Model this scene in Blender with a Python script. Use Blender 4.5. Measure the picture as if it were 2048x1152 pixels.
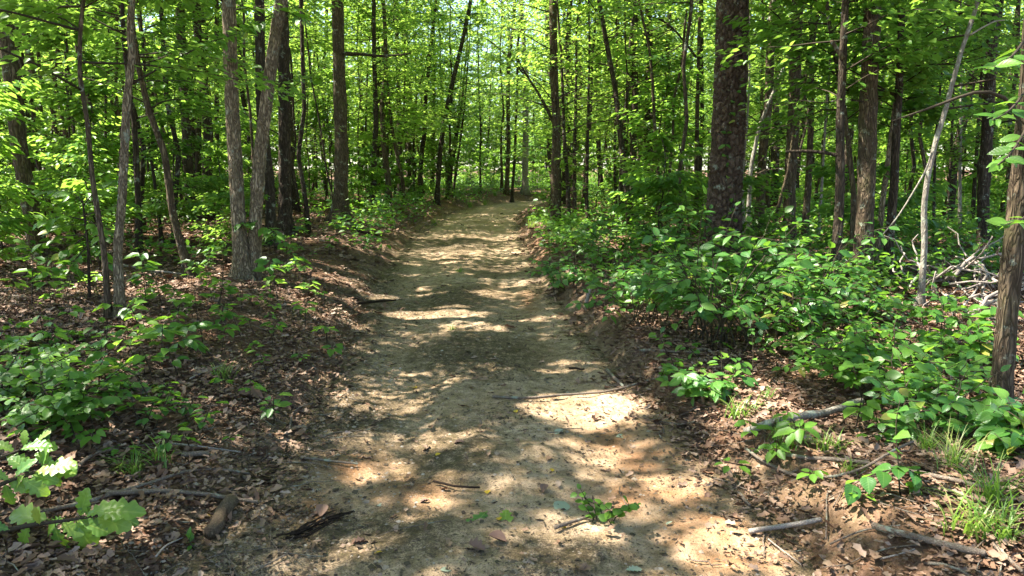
import bpy, math, random
import numpy as np
from mathutils import Vector, Matrix

for o in list(bpy.data.objects):
    bpy.data.objects.remove(o)
scene = bpy.context.scene
COL = scene.collection
R = np.random.default_rng(7)
random.seed(7)

# ------------------------------------------------------------------ camera
F = 1490.0                       # focal length in photo pixels (photo 2048 wide)
CAMH = 1.55
HORIZON = 335.0
PITCH = math.atan((576 - HORIZON) / F)
cam_d = bpy.data.cameras.new('camera')
cam_d.sensor_width = 36.0
cam_d.lens = F / 2048 * 36.0
cam_d.clip_start = 0.05
cam_d.clip_end = 600
cam = bpy.data.objects.new('camera', cam_d)
COL.objects.link(cam)
cam.location = (0, 0, CAMH)
cam.rotation_euler = (math.pi / 2 - PITCH, 0, 0)
scene.camera = cam

# ------------------------------------------------------------------ sky, sun, exposure
SUN_EL = math.radians(58)
SUN_AX, SUN_AY = -0.98, 0.12
_n = math.hypot(SUN_AX, SUN_AY); SUN_AX /= _n; SUN_AY /= _n
SUN = np.array([math.cos(SUN_EL) * SUN_AX, math.cos(SUN_EL) * SUN_AY, math.sin(SUN_EL)])
world = bpy.data.worlds.new('World')
scene.world = world
world.use_nodes = True
wn = world.node_tree
sky = wn.nodes.new('ShaderNodeTexSky')
sky.sky_type = 'NISHITA'
sky.sun_disc = False
sky.sun_elevation = SUN_EL
sky.sun_rotation = math.atan2(SUN_AX, SUN_AY)
sky.altitude = 200
wn.links.new(sky.outputs[0], wn.nodes['Background'].inputs[0])
wn.nodes['Background'].inputs[1].default_value = 0.085
sun_d = bpy.data.lights.new('sun', 'SUN')
sun_d.energy = 5.0
sun_d.angle = math.radians(0.5)
sun_d.color = (1.0, 0.93, 0.83)
sun = bpy.data.objects.new('sun', sun_d)
COL.objects.link(sun)
sun.rotation_euler = Vector(SUN).to_track_quat('Z', 'Y').to_euler()
vs = scene.view_settings
vs.view_transform = 'Standard'
vs.look = 'None'
vs.exposure = 2.5
vs.gamma = 1
vs.use_curve_mapping = False
cy = scene.cycles
cy.max_bounces = 7
cy.diffuse_bounces = 4
cy.glossy_bounces = 2
cy.transmission_bounces = 5
cy.transparent_max_bounces = 4
cy.use_adaptive_sampling = True
cy.adaptive_threshold = 0.02
cy.sample_clamp_indirect = 6
cy.caustics_reflective = False
cy.caustics_refractive = False
try:
    cy.use_denoising = True
    cy.denoiser = 'OPENIMAGEDENOISE'
except Exception:
    pass

# ------------------------------------------------------------------ noise
def _hash(ix, iy, iz, seed):
    h = (ix * 374761393 + iy * 668265263 + iz * 2147483647 + seed * 144665) & 0xFFFFFFFF
    h = ((h ^ (h >> 13)) * 1274126177) & 0xFFFFFFFF
    h = (h ^ (h >> 16)) & 0xFFFFFF
    return h / float(0xFFFFFF)

def vnoise(p, seed=0):
    p = np.asarray(p, float)
    if p.shape[1] == 2:
        p = np.c_[p, np.zeros(len(p))]
    i = np.floor(p).astype(np.int64)
    f = p - i
    f = f * f * (3 - 2 * f)
    r = 0
    for dx in (0, 1):
        wx = f[:, 0] if dx else 1 - f[:, 0]
        for dy in (0, 1):
            wy = f[:, 1] if dy else 1 - f[:, 1]
            for dz in (0, 1):
                wz = f[:, 2] if dz else 1 - f[:, 2]
                r = r + wx * wy * wz * _hash(i[:, 0] + dx, i[:, 1] + dy, i[:, 2] + dz, seed)
    return r

def fbm(p, seed=0, octaves=3):
    p = np.asarray(p, float)
    a, s, t = 1.0, 0, 0
    for k in range(octaves):
        s = s + a * vnoise(p * 2 ** k + 17.3 * k, seed + k)
        t += a
        a *= 0.5
    return s / t

def sstep(a, b, x):
    t = np.clip((x - a) / (b - a), 0, 1)
    return t * t * (3 - 2 * t)

# ------------------------------------------------------------------ pixel -> world
CP, SP = math.cos(PITCH), math.sin(PITCH)
def ray(px, py):
    u, v = px - 1024.0, 576.0 - py
    return np.array([u, F * CP + v * SP, -F * SP + v * CP])

# road edges: (photo row, left px, right px) -> world at z = 0
_E = [(1152, 345, 1625), (1000, 480, 1500), (900, 575, 1405), (800, 655, 1290), (700, 700, 1190), (640, 728, 1140), (560, 765, 1078),
      (500, 805, 1052), (460, 842, 1033), (430, 888, 1035), (412, 955, 1078), (403, 1030, 1140)]
_ey, _el, _er = [], [], []
for r_, a, b in _E:
    d = ray(a, r_); t = -CAMH / d[2]
    e = ray(b, r_)
    _ey.append(d[1] * t); _el.append(d[0] * t); _er.append(e[0] * t)
_ey = [-12, 0] + _ey + [_ey[-1] + 5, _ey[-1] + 9]
_el = [_el[0] - .1, _el[0]] + _el + [_el[-1] + 5.5, _el[-1] + 13]
_er = [_er[0] + .1, _er[0]] + _er + [_er[-1] + 5.5, _er[-1] + 13]
ROAD_END = _ey[-1]
def road_edges(y):
    return np.interp(y, _ey, _el), np.interp(y, _ey, _er)

def off_road(x, y):
    l, r = road_edges(y)
    return np.maximum(l - x, 0), np.maximum(x - r, 0)

def sdist(x, y):
    l, r = road_edges(y)
    return np.maximum(l - x, x - r)

def H(x, y, detail=True):
    x = np.asarray(x, float); y = np.asarray(y, float)
    shp = np.broadcast(x, y).shape
    x = np.broadcast_to(x, shp).ravel(); y = np.broadcast_to(y, shp).ravel()
    dl, dr = off_road(x, y)
    past = sstep(ROAD_END - 1, ROAD_END + 3, y)
    z = 0.10 * sstep(0, .25, dl) + 0.24 * sstep(0.1, 1.1, dl) + 0.12 * sstep(1.0, 4, dl)
    z = z + 0.20 * sstep(0.0, 0.34, dr) + 0.10 * sstep(1.0, 4, dr)
    z = z * (1 - past) + past * 0.12
    off = np.clip((dl + dr) / 0.6, 0, 1)
    off = np.maximum(off, past)
    p = np.c_[x, y]
    z = z + off * (0.16 * (fbm(p / 2.3, 3) - .5) + 0.06 * (fbm(p / 0.45, 5) - .5))
    edge = np.exp(-((dl + dr - 0.16) / 0.16) ** 2)
    z = z + edge * 0.15 * (fbm(p / 0.19, 9, 3) - .5)
    l, r = road_edges(y)
    w = r - l
    t = (x - l) / w
    on = (t > 0) & (t < 1) & (y < ROAD_END)
    rut = -0.035 * np.exp(-((t - .24) / .12) ** 2) - 0.04 * np.exp(-((t - .77) / .12) ** 2)
    z = z + np.where(on, rut + 0.014 * (fbm(p / 0.9, 21) - .5) * np.clip(np.minimum(t, 1 - t) * 8, 0, 1), 0)
    z = z + 0.01 * np.maximum(y - 45, 0)
    return z.reshape(shp)

_HX = np.arange(-46, 46.01, .08); _HY = np.arange(-1, 62.01, .08)
_HG = None
def Hs(x, y):
    global _HG
    if _HG is None:
        a, b = np.meshgrid(_HX, _HY)
        _HG = H(a, b)
    fx = min(max((x + 46) / .08, 0), len(_HX) - 1.001); fy = min(max((y + 1) / .08, 0), len(_HY) - 1.001)
    i, j = int(fx), int(fy); u, v = fx - i, fy - j
    g = _HG
    return float(g[j, i] * (1 - u) * (1 - v) + g[j, i + 1] * u * (1 - v) + g[j + 1, i] * (1 - u) * v + g[j + 1, i + 1] * u * v)

def ground_px(px, py, lift=0.0):
    d = ray(px, py)
    z = 0.2
    for _ in range(12):
        t = (z + lift - CAMH) / d[2] if d[2] < -1e-6 else 60 / d[1]
        t = min(t, 60 / d[1])
        x, y = d[0] * t, d[1] * t
        z = 0.5 * z + 0.5 * Hs(x, y)
    return np.array([x, y, Hs(x, y) + lift])

def plane_px(px, py, Y):
    d = ray(px, py)
    t = Y / d[1]
    return np.array([d[0] * t, Y, CAMH + d[2] * t])

# ------------------------------------------------------------------ mesh helpers
TRIS = [0]
def mesh_from(name, V, faces, mats, tint=None, smooth=False, mat_idx=None):
    """faces: list of int arrays, each (n,k)"""
    me = bpy.data.meshes.new(name)
    V = np.asarray(V, np.float32)
    me.vertices.add(len(V))
    me.vertices.foreach_set('co', V.ravel())
    if not isinstance(faces, list):
        faces = [faces]
    faces = [np.asarray(f, np.int32) for f in faces if len(f)]
    nl = sum(f.size for f in faces)
    nf = sum(len(f) for f in faces)
    me.loops.add(nl)
    me.loops.foreach_set('vertex_index', np.concatenate([f.ravel() for f in faces]))
    me.polygons.add(nf)
    tot = np.concatenate([np.full(len(f), f.shape[1], np.int32) for f in faces])
    st = np.concatenate([[0], np.cumsum(tot)[:-1]]).astype(np.int32)
    me.polygons.foreach_set('loop_start', st)
    me.polygons.foreach_set('loop_total', tot)
    if smooth:
        me.polygons.foreach_set('use_smooth', np.ones(nf, bool))
    for m in (mats if isinstance(mats, (list, tuple)) else [mats]):
        me.materials.append(m)
    if mat_idx is not None:
        me.polygons.foreach_set('material_index', np.asarray(mat_idx, np.int32))
    if tint is not None:
        at = me.attributes.new('tint', 'FLOAT', 'POINT')
        at.data.foreach_set('value', np.asarray(tint, np.float32))
    me.update(calc_edges=True)
    TRIS[0] += int((tot - 2).sum())
    return me

def link(name, data, parent=None, loc=None):
    o = bpy.data.objects.new(name, data)
    COL.objects.link(o)
    if loc is not None:
        o.location = loc
    if parent is not None:
        o.parent = parent
    return o

def tag(o, label=None, cat=None, group=None, kind=None):
    if label: o['label'] = label
    if cat: o['category'] = cat
    if group: o['group'] = group
    if kind: o['kind'] = kind
    return o

def empty(name, loc, label, cat, group=None):
    o = link(name, None, None, [float(v) for v in loc])
    o.empty_display_size = 0.1
    return tag(o, label, cat, group)

def resample(P, n, smooth=2):
    P = np.asarray(P, float)
    s = np.r_[0, np.cumsum(np.linalg.norm(np.diff(P, axis=0), axis=1))]
    t = np.linspace(0, s[-1], n)
    Q = np.c_[[np.interp(t, s, P[:, k]) for k in range(P.shape[1])]].T
    for _ in range(smooth):
        Q[1:-1] = 0.25 * Q[:-2] + 0.5 * Q[1:-1] + 0.25 * Q[2:]
    return Q

def tube(P, rad, sides=8, disp=None):
    """P (n,3), rad (n): returns verts, quads, caps"""
    P = np.asarray(P, float); n = len(P)
    rad = np.broadcast_to(np.asarray(rad, float), (n,))
    T = np.gradient(P, axis=0)
    T /= np.linalg.norm(T, axis=1)[:, None] + 1e-9
    ref = np.array([0, 0, 1.0]) if abs(T[:, 2]).mean() < .8 else np.array([1.0, 0, 0])
    A = np.cross(T, ref); A /= np.linalg.norm(A, axis=1)[:, None] + 1e-9
    B = np.cross(T, A)
    th = np.linspace(0, 2 * np.pi, sides, endpoint=False)
    dirs = np.cos(th)[None, :, None] * A[:, None, :] + np.sin(th)[None, :, None] * B[:, None, :]
    r = np.broadcast_to(rad[:, None], (n, sides)).copy()
    if disp is not None:
        r = r + disp(P, th, r)
    V = P[:, None, :] + dirs * r[:, :, None]
    i = np.arange(n - 1)[:, None] * sides
    j = np.arange(sides)[None, :]
    k = (j + 1) % sides
    Q = np.stack([i + j, i + k, i + sides + k, i + sides + j], -1).reshape(-1, 4)
    V = V.reshape(-1, 3)
    # caps as triangle fans
    c0, c1 = len(V), len(V) + 1
    V = np.r_[V, P[:1] - T[:1] * rad[0] * .1, P[-1:] + T[-1:] * rad[-1] * .6]
    jj = np.arange(sides); kk = (jj + 1) % sides
    C = np.r_[np.c_[np.full(sides, c0), kk, jj], np.c_[np.full(sides, c1), (n - 1) * sides + jj, (n - 1) * sides + kk]]
    return V, Q, C

def join(parts):
    Vs, Qs, Cs, o = [], [], [], 0
    for V, Q, C in parts:
        Vs.append(V); Qs.append(Q + o); Cs.append(C + o); o += len(V)
    return np.concatenate(Vs), [np.concatenate(Qs), np.concatenate(Cs)]

# leaf templates: x along, y across, z up
L2 = (np.array([[0, 0, 0], [.45, .33, .07], [1, 0, -.06], [.45, -.33, .07]]), np.array([[0, 3, 2], [0, 2, 1]]))
L4 = (np.array([[0, 0, 0], [.28, .30, .07], [.68, .25, .03], [1, 0, -.16], [.68, -.25, .03], [.28, -.30, .07]]),
      np.array([[0, 5, 4, 3], [0, 3, 2, 1]]))
LITTER = (np.array([[0, 0, .0], [.22, .2, .10], [.45, .13, .10], [.72, .28, .2], [1, 0, .10], [.75, -.24, .16], [.45, -.16, .04], [.2, -.24, .14], [.5, 0, -.03]]),
          np.array([[0, 8, 2, 1], [8, 4, 3, 2], [0, 7, 6, 8], [8, 6, 5, 4]]))
CHIP = (np.array([[0, 0, 0], [.5, .25, .1], [1, 0, 0], [.5, -.3, .02]]), np.array([[0, 3, 2, 1]]))

def scatter_leaves(pos, dirv, nor, size, tmpl, tint, wid=None):
    TV, TF = tmpl
    X = dirv / (np.linalg.norm(dirv, axis=1)[:, None] + 1e-9)
    Yv = np.cross(nor, X); Yv /= np.linalg.norm(Yv, axis=1)[:, None] + 1e-9
    Z = np.cross(X, Yv)
    s = np.asarray(size)[:, None, None]
    w = 1.0 if wid is None else np.asarray(wid)[:, None, None]
    V = pos[:, None, :] + s * (TV[None, :, 0:1] * X[:, None, :] + w * TV[None, :, 1:2] * Yv[:, None, :] + TV[None, :, 2:3] * Z[:, None, :])
    nT = len(TV)
    Fc = (np.arange(len(pos)) * nT)[:, None, None] + TF[None]
    return V.reshape(-1, 3), Fc.reshape(-1, TF.shape[1]), np.repeat(tint, nT)

def leaf_mesh(name, pos, dirv, nor, size, tmpl, tint, mat, wid=None):
    V, Fc, t = scatter_leaves(pos, dirv, nor, size, tmpl, tint, wid)
    return mesh_from(name, V, Fc, mat, t)

# ------------------------------------------------------------------ materials
def new_mat(name):
    m = bpy.data.materials.new(name)
    m.use_nodes = True
    nt = m.node_tree
    nt.nodes.clear()
    out = nt.nodes.new('ShaderNodeOutputMaterial')
    return m, nt, out
def N(nt, t, **kw):
    n = nt.nodes.new(t)
    for k, v in kw.items():
        setattr(n, k, v)
    return n
def ramp(nt, fac, stops):
    r = N(nt, 'ShaderNodeValToRGB')
    els = r.color_ramp.elements
    while len(els) < len(stops):
        els.new(0.5)
    for e, (p, c) in zip(els, stops):
        e.position = p
        e.color = (*c, 1) if len(c) == 3 else c
    nt.links.new(fac, r.inputs[0])
    return r.outputs[0]
def mixc(nt, fac, a, b, mode='MIX'):
    m = N(nt, 'ShaderNodeMix', data_type='RGBA', blend_type=mode)
    for sock, v in ((m.inputs[0], fac), (m.inputs[6], a), (m.inputs[7], b)):
        if hasattr(v, 'links') or hasattr(v, 'node'):
            nt.links.new(v, sock)
        elif isinstance(v, (int, float)):
            sock.default_value = v
        else:
            sock.default_value = (*v, 1)
    return m.outputs[2]
def mathn(nt, op, a, b=None):
    m = N(nt, 'ShaderNodeMath', operation=op)
    for s, v in zip(m.inputs, (a, b)):
        if v is None: continue
        if hasattr(v, 'node'): nt.links.new(v, s)
        else: s.default_value = v
    return m.outputs[0]
def coords(nt, scale=(1, 1, 1), kind='Object'):
    tc = N(nt, 'ShaderNodeTexCoord')
    mp = N(nt, 'ShaderNodeMapping')
    mp.inputs['Scale'].default_value = scale
    nt.links.new(tc.outputs[kind], mp.inputs[0])
    return mp.outputs[0]
def noise(nt, vec, scale, detail=4, rough=.55):
    n = N(nt, 'ShaderNodeTexNoise')
    n.inputs['Scale'].default_value = scale
    n.inputs['Detail'].default_value = detail
    n.inputs['Roughness'].default_value = rough
    nt.links.new(vec, n.inputs['Vector'])
    return n.outputs['Fac']
def bump(nt, height, strength, dist):
    b = N(nt, 'ShaderNodeBump')
    b.inputs['Strength'].default_value = strength
    b.inputs['Distance'].default_value = dist
    nt.links.new(height, b.inputs['Height'])
    return b.outputs[0]

def leaf_material(name, dark, mid, light, trans, tfac=0.42, rough=.42, spec=.45, veins=False):
    """colour varies leaf by leaf (tint attribute) and plant by plant (object random)"""
    m, nt, out = new_mat(name)
    at = N(nt, 'ShaderNodeAttribute', attribute_name='tint')
    oi = N(nt, 'ShaderNodeObjectInfo')
    f = mathn(nt, 'ADD', mathn(nt, 'MULTIPLY', at.outputs['Fac'], .65), mathn(nt, 'MULTIPLY', oi.outputs['Random'], .4))
    if veins:
        f = oi.outputs['Random']
    c = ramp(nt, f, [(0.05, dark), (0.5, mid), (0.93, light)] + ([(.965, light), (.985, (.30, .27, .05))] if veins else []))
    v = coords(nt)
    nz = noise(nt, v, 45, 2)
    c = mixc(nt, mathn(nt, 'MULTIPLY', nz, .25), c, (dark[0] * .8, dark[1] * .8, dark[2] * .8))
    p = N(nt, 'ShaderNodeBsdfPrincipled')
    if veins:
        sx = N(nt, 'ShaderNodeSeparateXYZ'); nt.links.new(v, sx.inputs[0])
        ay = mathn(nt, 'ABSOLUTE', sx.outputs['Y'])
        mid_ = ramp(nt, ay, [(.006, (1, 1, 1)), (.02, (0, 0, 0))])
        ph = mathn(nt, 'SUBTRACT', sx.outputs['X'], mathn(nt, 'MULTIPLY', ay, .8))
        w_ = mathn(nt, 'SINE', mathn(nt, 'MULTIPLY', ph, 44.0))
        sv = ramp(nt, w_, [(.93, (0, 0, 0)), (1.0, (.4, .4, .4))])
        vein = mathn(nt, 'MAXIMUM', mid_, sv)
        c = mixc(nt, mathn(nt, 'MULTIPLY', vein, .55), c, (light[0] * 1.6, light[1] * 1.4, light[2] * 2))
        nt.links.new(bump(nt, mathn(nt, 'MULTIPLY', w_, -1.0), .10, .01), p.inputs['Normal'])
    nt.links.new(c, p.inputs['Base Color'])
    p.inputs['Roughness'].default_value = rough
    p.inputs['Specular IOR Level'].default_value = spec
    tr = N(nt, 'ShaderNodeBsdfTranslucent')
    tcol = ramp(nt, f, [(0.0, tuple(x * .75 for x in trans)), (1.0, tuple(min(1, x * 1.25) for x in trans))])
    nt.links.new(tcol, tr.inputs['Color'])
    mx = N(nt, 'ShaderNodeMixShader')
    mx.inputs[0].default_value = tfac
    nt.links.new(p.outputs[0], mx.inputs[1])
    nt.links.new(tr.outputs[0], mx.inputs[2])
    nt.links.new(mx.outputs[0], out.inputs[0])
    return m

M_CANOPY = leaf_material('canopy_leaf', (.045, .12, .018), (.078, .18, .024), (.14, .24, .032), (.34, .52, .07), .52)
M_UNDER = leaf_material('understory_leaf', (.04, .12, .018), (.07, .175, .023), (.12, .23, .03), (.30, .50, .06), .5)
M_SHRUB = leaf_material('shrub_leaf', (.032, .11, .020), (.06, .16, .024), (.13, .22, .03), (.22, .44, .035), .4, .42, .45)
M_BUSH = leaf_material('bush_leaf', (.06, .15, .018), (.09, .20, .022), (.13, .25, .03), (.24, .46, .03), .4, .45, .4)
M_OAK = leaf_material('oak_leaf', (.05, .16, .045), (.085, .22, .055), (.14, .27, .06), (.25, .46, .05), .35, .38, .5)
V_SHRUB = leaf_material('shrub_leaf_veined', (.032, .115, .022), (.058, .165, .027), (.11, .215, .035), (.20, .43, .035), .4, .38, .5, True)
V_UNDER = leaf_material('sapling_leaf_veined', (.035, .115, .016), (.06, .165, .02), (.10, .21, .026), (.22, .44, .03), .42, .4, .45, True)
V_OAK = leaf_material('oak_leaf_veined', (.05, .15, .03), (.11, .23, .04), (.21, .31, .045), (.32, .50, .04), .38, .38, .5, True)
M_GRASS = leaf_material('grass_blade', (.06, .15, .02), (.12, .22, .03), (.36, .33, .13), (.28, .48, .05), .4)
M_YELLOW = leaf_material('yellow_leaf', (.45, .28, .02), (.6, .4, .03), (.7, .5, .05), (.6, .4, .03), .25)
M_PALE = leaf_material('pale_leaf', (.28, .32, .22), (.4, .43, .33), (.5, .5, .42), (.3, .35, .2), .2, .6, .3)

def brown_material(name, cols, rough=.8, trans=None):
    m, nt, out = new_mat(name)
    at = N(nt, 'ShaderNodeAttribute', attribute_name='tint')
    oi = N(nt, 'ShaderNodeObjectInfo')
    f = mathn(nt, 'FRACT', mathn(nt, 'ADD', at.outputs['Fac'], mathn(nt, 'MULTIPLY', oi.outputs['Random'], .9)))
    c = ramp(nt, f, [(i / (len(cols) - 1), k) for i, k in enumerate(cols)])
    v = coords(nt)
    c = mixc(nt, mathn(nt, 'MULTIPLY', noise(nt, v, 60, 3), .5), c, (.06, .04, .03))
    p = N(nt, 'ShaderNodeBsdfPrincipled')
    nt.links.new(c, p.inputs['Base Color'])
    p.inputs['Roughness'].default_value = rough
    p.inputs['Specular IOR Level'].default_value = .25
    nt.links.new(p.outputs[0], out.inputs[0])
    return m
M_LITTER = brown_material('leaf_litter', [(.07, .038, .022), (.15, .083, .046), (.23, .135, .082), (.31, .21, .145), (.17, .088, .045), (.37, .27, .20)], .65)
M_CRUMB = brown_material('road_crumb', [(.035, .025, .015), (.07, .05, .03), (.10, .075, .045), (.05, .04, .02)], .9)
M_PEBBLE = brown_material('pebble', [(.22, .17, .12), (.33, .27, .2), (.26, .16, .09), (.4, .35, .29)], .85)
M_BROWNLEAF = brown_material('brown_leaf', [(.14, .08, .055), (.22, .13, .09), (.30, .2, .15)], .65)

def bark_material(name, base, dark, light, furrow=(7, 7, 1.3), strength=.6, lichen=0.0, moss=0.0):
    m, nt, out = new_mat(name)
    v = coords(nt, furrow)
    n1 = noise(nt, v, 6, 6, .65)
    vo = N(nt, 'ShaderNodeTexVoronoi', feature='DISTANCE_TO_EDGE')
    vo.inputs['Scale'].default_value = 5
    v2 = coords(nt, (furrow[0] * 1.3, furrow[1] * 1.3, furrow[2] * 1.2))
    wv = N(nt, 'ShaderNodeVectorMath', operation='ADD')
    nzc = N(nt, 'ShaderNodeTexNoise'); nzc.inputs['Scale'].default_value = 3
    nt.links.new(v2, nzc.inputs['Vector'])
    nt.links.new(v2, wv.inputs[0]); nt.links.new(nzc.outputs['Color'], wv.inputs[1])
    nt.links.new(wv.outputs[0], vo.inputs['Vector'])
    crack = ramp(nt, vo.outputs['Distance'], [(0, (0, 0, 0)), (.26, (1, 1, 1))])
    c = ramp(nt, n1, [(.3, dark), (.5, base), (.72, light)])
    c = mixc(nt, crack, dark, c)
    big = noise(nt, coords(nt), 2.2, 3)
    c = mixc(nt, mathn(nt, 'MULTIPLY', big, .5), c, tuple(x * .6 for x in base))
    if 'pine' in name:
        at = N(nt, 'ShaderNodeAttribute', attribute_name='tint')
        c = mixc(nt, .5, c, ramp(nt, at.outputs['Fac'], [(.0, (.05, .032, .022)), (.5, (.10, .067, .046)), (1, (.19, .135, .098))]))
    if lichen:
        l = ramp(nt, noise(nt, coords(nt), 9, 5, .7), [(.60 - lichen * .12, (0, 0, 0)), (.68 - lichen * .1, (1, 1, 1))])
        c = mixc(nt, mathn(nt, 'MULTIPLY', l, .75), c, (.30, .33, .25))
    if moss:
        l = ramp(nt, noise(nt, coords(nt), 3.5, 4, .7), [(.5, (0, 0, 0)), (.7, (1, 1, 1))])
        c = mixc(nt, mathn(nt, 'MULTIPLY', l, moss), c, (.10, .13, .03))
    hgt = mathn(nt, 'ADD', mathn(nt, 'MULTIPLY', n1, .6), mathn(nt, 'MULTIPLY', crack, .6))
    p = N(nt, 'ShaderNodeBsdfPrincipled')
    nt.links.new(c, p.inputs['Base Color'])
    p.inputs['Roughness'].default_value = .9
    p.inputs['Specular IOR Level'].default_value = .15
    nt.links.new(bump(nt, hgt, strength, .02), p.inputs['Normal'])
    nt.links.new(p.outputs[0], out.inputs[0])
    return m
BARK = {
    'dark': bark_material('bark_dark', (.085, .063, .042), (.022, .016, .011), (.16, .125, .088), (4, 4, .9), .9, lichen=.15),
    'brown': bark_material('bark_brown', (.135, .098, .062), (.035, .024, .015), (.24, .18, .12), (4, 4, .9), .9, lichen=.15, moss=.25),
    'tan': bark_material('bark_tan', (.33, .26, .165), (.06, .042, .026), (.50, .41, .285), (5, 5, 1.3), 1.0, lichen=.1),
    'pine': bark_material('bark_pine', (.12, .078, .052), (.028, .018, .012), (.24, .165, .115), (4.5, 4.5, 2.2), .7, lichen=.12),
    'grey': bark_material('bark_grey', (.30, .27, .22), (.13, .11, .085), (.42, .39, .33), (4, 4, 1.5), .4, lichen=.6),
    'stick': bark_material('bark_stick', (.24, .19, .145), (.10, .075, .055), (.36, .31, .25), (20, 20, 20), .5, lichen=.3),
    'pale': bark_material('bark_pale', (.38, .33, .28), (.2, .16, .13), (.5, .46, .4), (16, 16, 16), .4),
    'rotten': bark_material('bark_rotten', (.06, .04, .028), (.025, .016, .01), (.11, .075, .05), (25, 25, 25), .8),
    'log': bark_material('bark_log', (.17, .12, .08), (.07, .05, .03), (.27, .21, .15), (18, 18, 5), .7, moss=.3),
    'twig': bark_material('bark_twig', (.07, .055, .035), (.035, .027, .018), (.12, .095, .065), (30, 30, 30), .3),
}

# ground
def ground_material():
    m, nt, out = new_mat('forest_floor')
    v = coords(nt)
    a = noise(nt, v, 1.1, 5, .6)
    b = noise(nt, v, 14, 6, .7)
    c = ramp(nt, b, [(.28, (.04, .026, .017)), (.45, (.09, .058, .038)), (.6, (.16, .105, .072)), (.75, (.24, .175, .13))])
    c2 = ramp(nt, b, [(.3, (.07, .038, .02)), (.55, (.17, .095, .055)), (.75, (.25, .16, .1))])
    c = mixc(nt, ramp(nt, a, [(.42, (0, 0, 0)), (.6, (1, 1, 1))]), c, c2)
    vo = N(nt, 'ShaderNodeTexVoronoi'); vo.inputs['Scale'].default_value = 22
    nt.links.new(v, vo.inputs['Vector'])
    c = mixc(nt, .25, c, mixc(nt, .5, c, vo.outputs['Color'], 'MULTIPLY'))
    sa = N(nt, 'ShaderNodeAttribute', attribute_name='sand')
    c = mixc(nt, mathn(nt, 'MULTIPLY', sa.outputs['Fac'], .8), c, ramp(nt, b, [(.3, (.14, .09, .05)), (.6, (.36, .27, .165))]))
    p = N(nt, 'ShaderNodeBsdfPrincipled')
    nt.links.new(c, p.inputs['Base Color'])
    p.inputs['Roughness'].default_value = .95
    p.inputs['Specular IOR Level'].default_value = .1
    hh = mathn(nt, 'ADD', b, mathn(nt, 'MULTIPLY', noise(nt, v, 60, 4, .7), .4))
    nt.links.new(bump(nt, hh, .9, .05), p.inputs['Normal'])
    nt.links.new(p.outputs[0], out.inputs[0])
    return m
def road_material():
    m, nt, out = new_mat('sandy_dirt')
    v = coords(nt)
    a = noise(nt, v, .9, 5, .6)
    b = noise(nt, v, 9, 6, .72)
    d = noise(nt, v, 70, 4, .7)
    c = ramp(nt, a, [(.3, (.345, .235, .14)), (.5, (.435, .312, .198)), (.68, (.50, .38, .26))])
    c = mixc(nt, ramp(nt, b, [(.36, (1, 1, 1)), (.56, (0, 0, 0))]), c, (.21, .145, .08))
    # red clay showing through where the sand has washed off
    red = N(nt, 'ShaderNodeAttribute', attribute_name='clay')
    rf = mathn(nt, 'MULTIPLY', red.outputs['Fac'], ramp(nt, noise(nt, v, 4, 5, .7), [(.3, (.25, .25, .25)), (.62, (1, 1, 1))]))
    c = mixc(nt, rf, c, (.27, .125, .055))
    org = N(nt, 'ShaderNodeAttribute', attribute_name='humus')
    of = mathn(nt, 'MULTIPLY', org.outputs['Fac'], ramp(nt, noise(nt, v, 16, 6, .75), [(.36, (0, 0, 0)), (.58, (1, 1, 1))]))
    c = mixc(nt, of, c, (.085, .066, .030))
    gate = mathn(nt, 'MULTIPLY', org.outputs['Fac'], .16)  # humus specks, thickened also to deepen the track's shaded tone
    d2 = mathn(nt, 'SUBTRACT', noise(nt, v, 120, 3, .6), gate)
    spk = ramp(nt, d2, [(.33, (1, 1, 1)), (.39, (0, 0, 0))])
    c = mixc(nt, mathn(nt, 'MULTIPLY', spk, .6), c, (.055, .04, .025))
    d3 = mathn(nt, 'SUBTRACT', noise(nt, v, 42, 4, .65), gate)
    spk = ramp(nt, d3, [(.28, (1, 1, 1)), (.34, (0, 0, 0))])
    c = mixc(nt, mathn(nt, 'MULTIPLY', spk, .55), c, (.07, .05, .03))
    p = N(nt, 'ShaderNodeBsdfPrincipled')
    nt.links.new(c, p.inputs['Base Color'])
    p.inputs['Roughness'].default_value = .92
    p.inputs['Specular IOR Level'].default_value = .12
    hh = mathn(nt, 'ADD', mathn(nt, 'MULTIPLY', b, .8), mathn(nt, 'MULTIPLY', d, .35))
    nt.links.new(bump(nt, hh, .9, .035), p.inputs['Normal'])
    nt.links.new(p.outputs[0], out.inputs[0])
    return m
M_GROUND = ground_material()
M_ROAD = road_material()

# ------------------------------------------------------------------ ground and road
def grid(xs, ys):
    X, Y = np.meshgrid(xs, ys)
    nx, ny = len(xs), len(ys)
    i = np.arange(ny - 1)[:, None] * nx; j = np.arange(nx - 1)[None]
    Q = np.stack([i + j, i + j + 1, i + nx + j + 1, i + nx + j], -1).reshape(-1, 4)
    return X.ravel(), Y.ravel(), Q
side = np.cumsum(0.1 * 1.11 ** np.arange(46))
xs = np.r_[-(5 + side)[::-1], np.arange(-5, 5.01, .07), 5 + side]
ys = np.r_[np.arange(-60, -8, 6), np.arange(-8, 1.5, .5), np.arange(1.5, 8, .06), np.arange(8, 16, .12), np.arange(16, 40, .5), np.arange(40, 150, 5)]
gx, gy, Q = grid(xs, ys)
gz = H(gx, gy)
dl, dr = off_road(gx, gy)
sd = sdist(gx, gy)
gp = np.c_[gx, gy]
inside = sstep(.10, -.22, sd + .30 * (fbm(gp / .30, 43, 3) - .5)) * ((gy < ROAD_END - .5) & (gy > -10))
gz = gz - 0.06 * inside + .035 * np.exp(-(sd / .25) ** 2) * (fbm(gp / .13, 45, 2) - .45)
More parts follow.
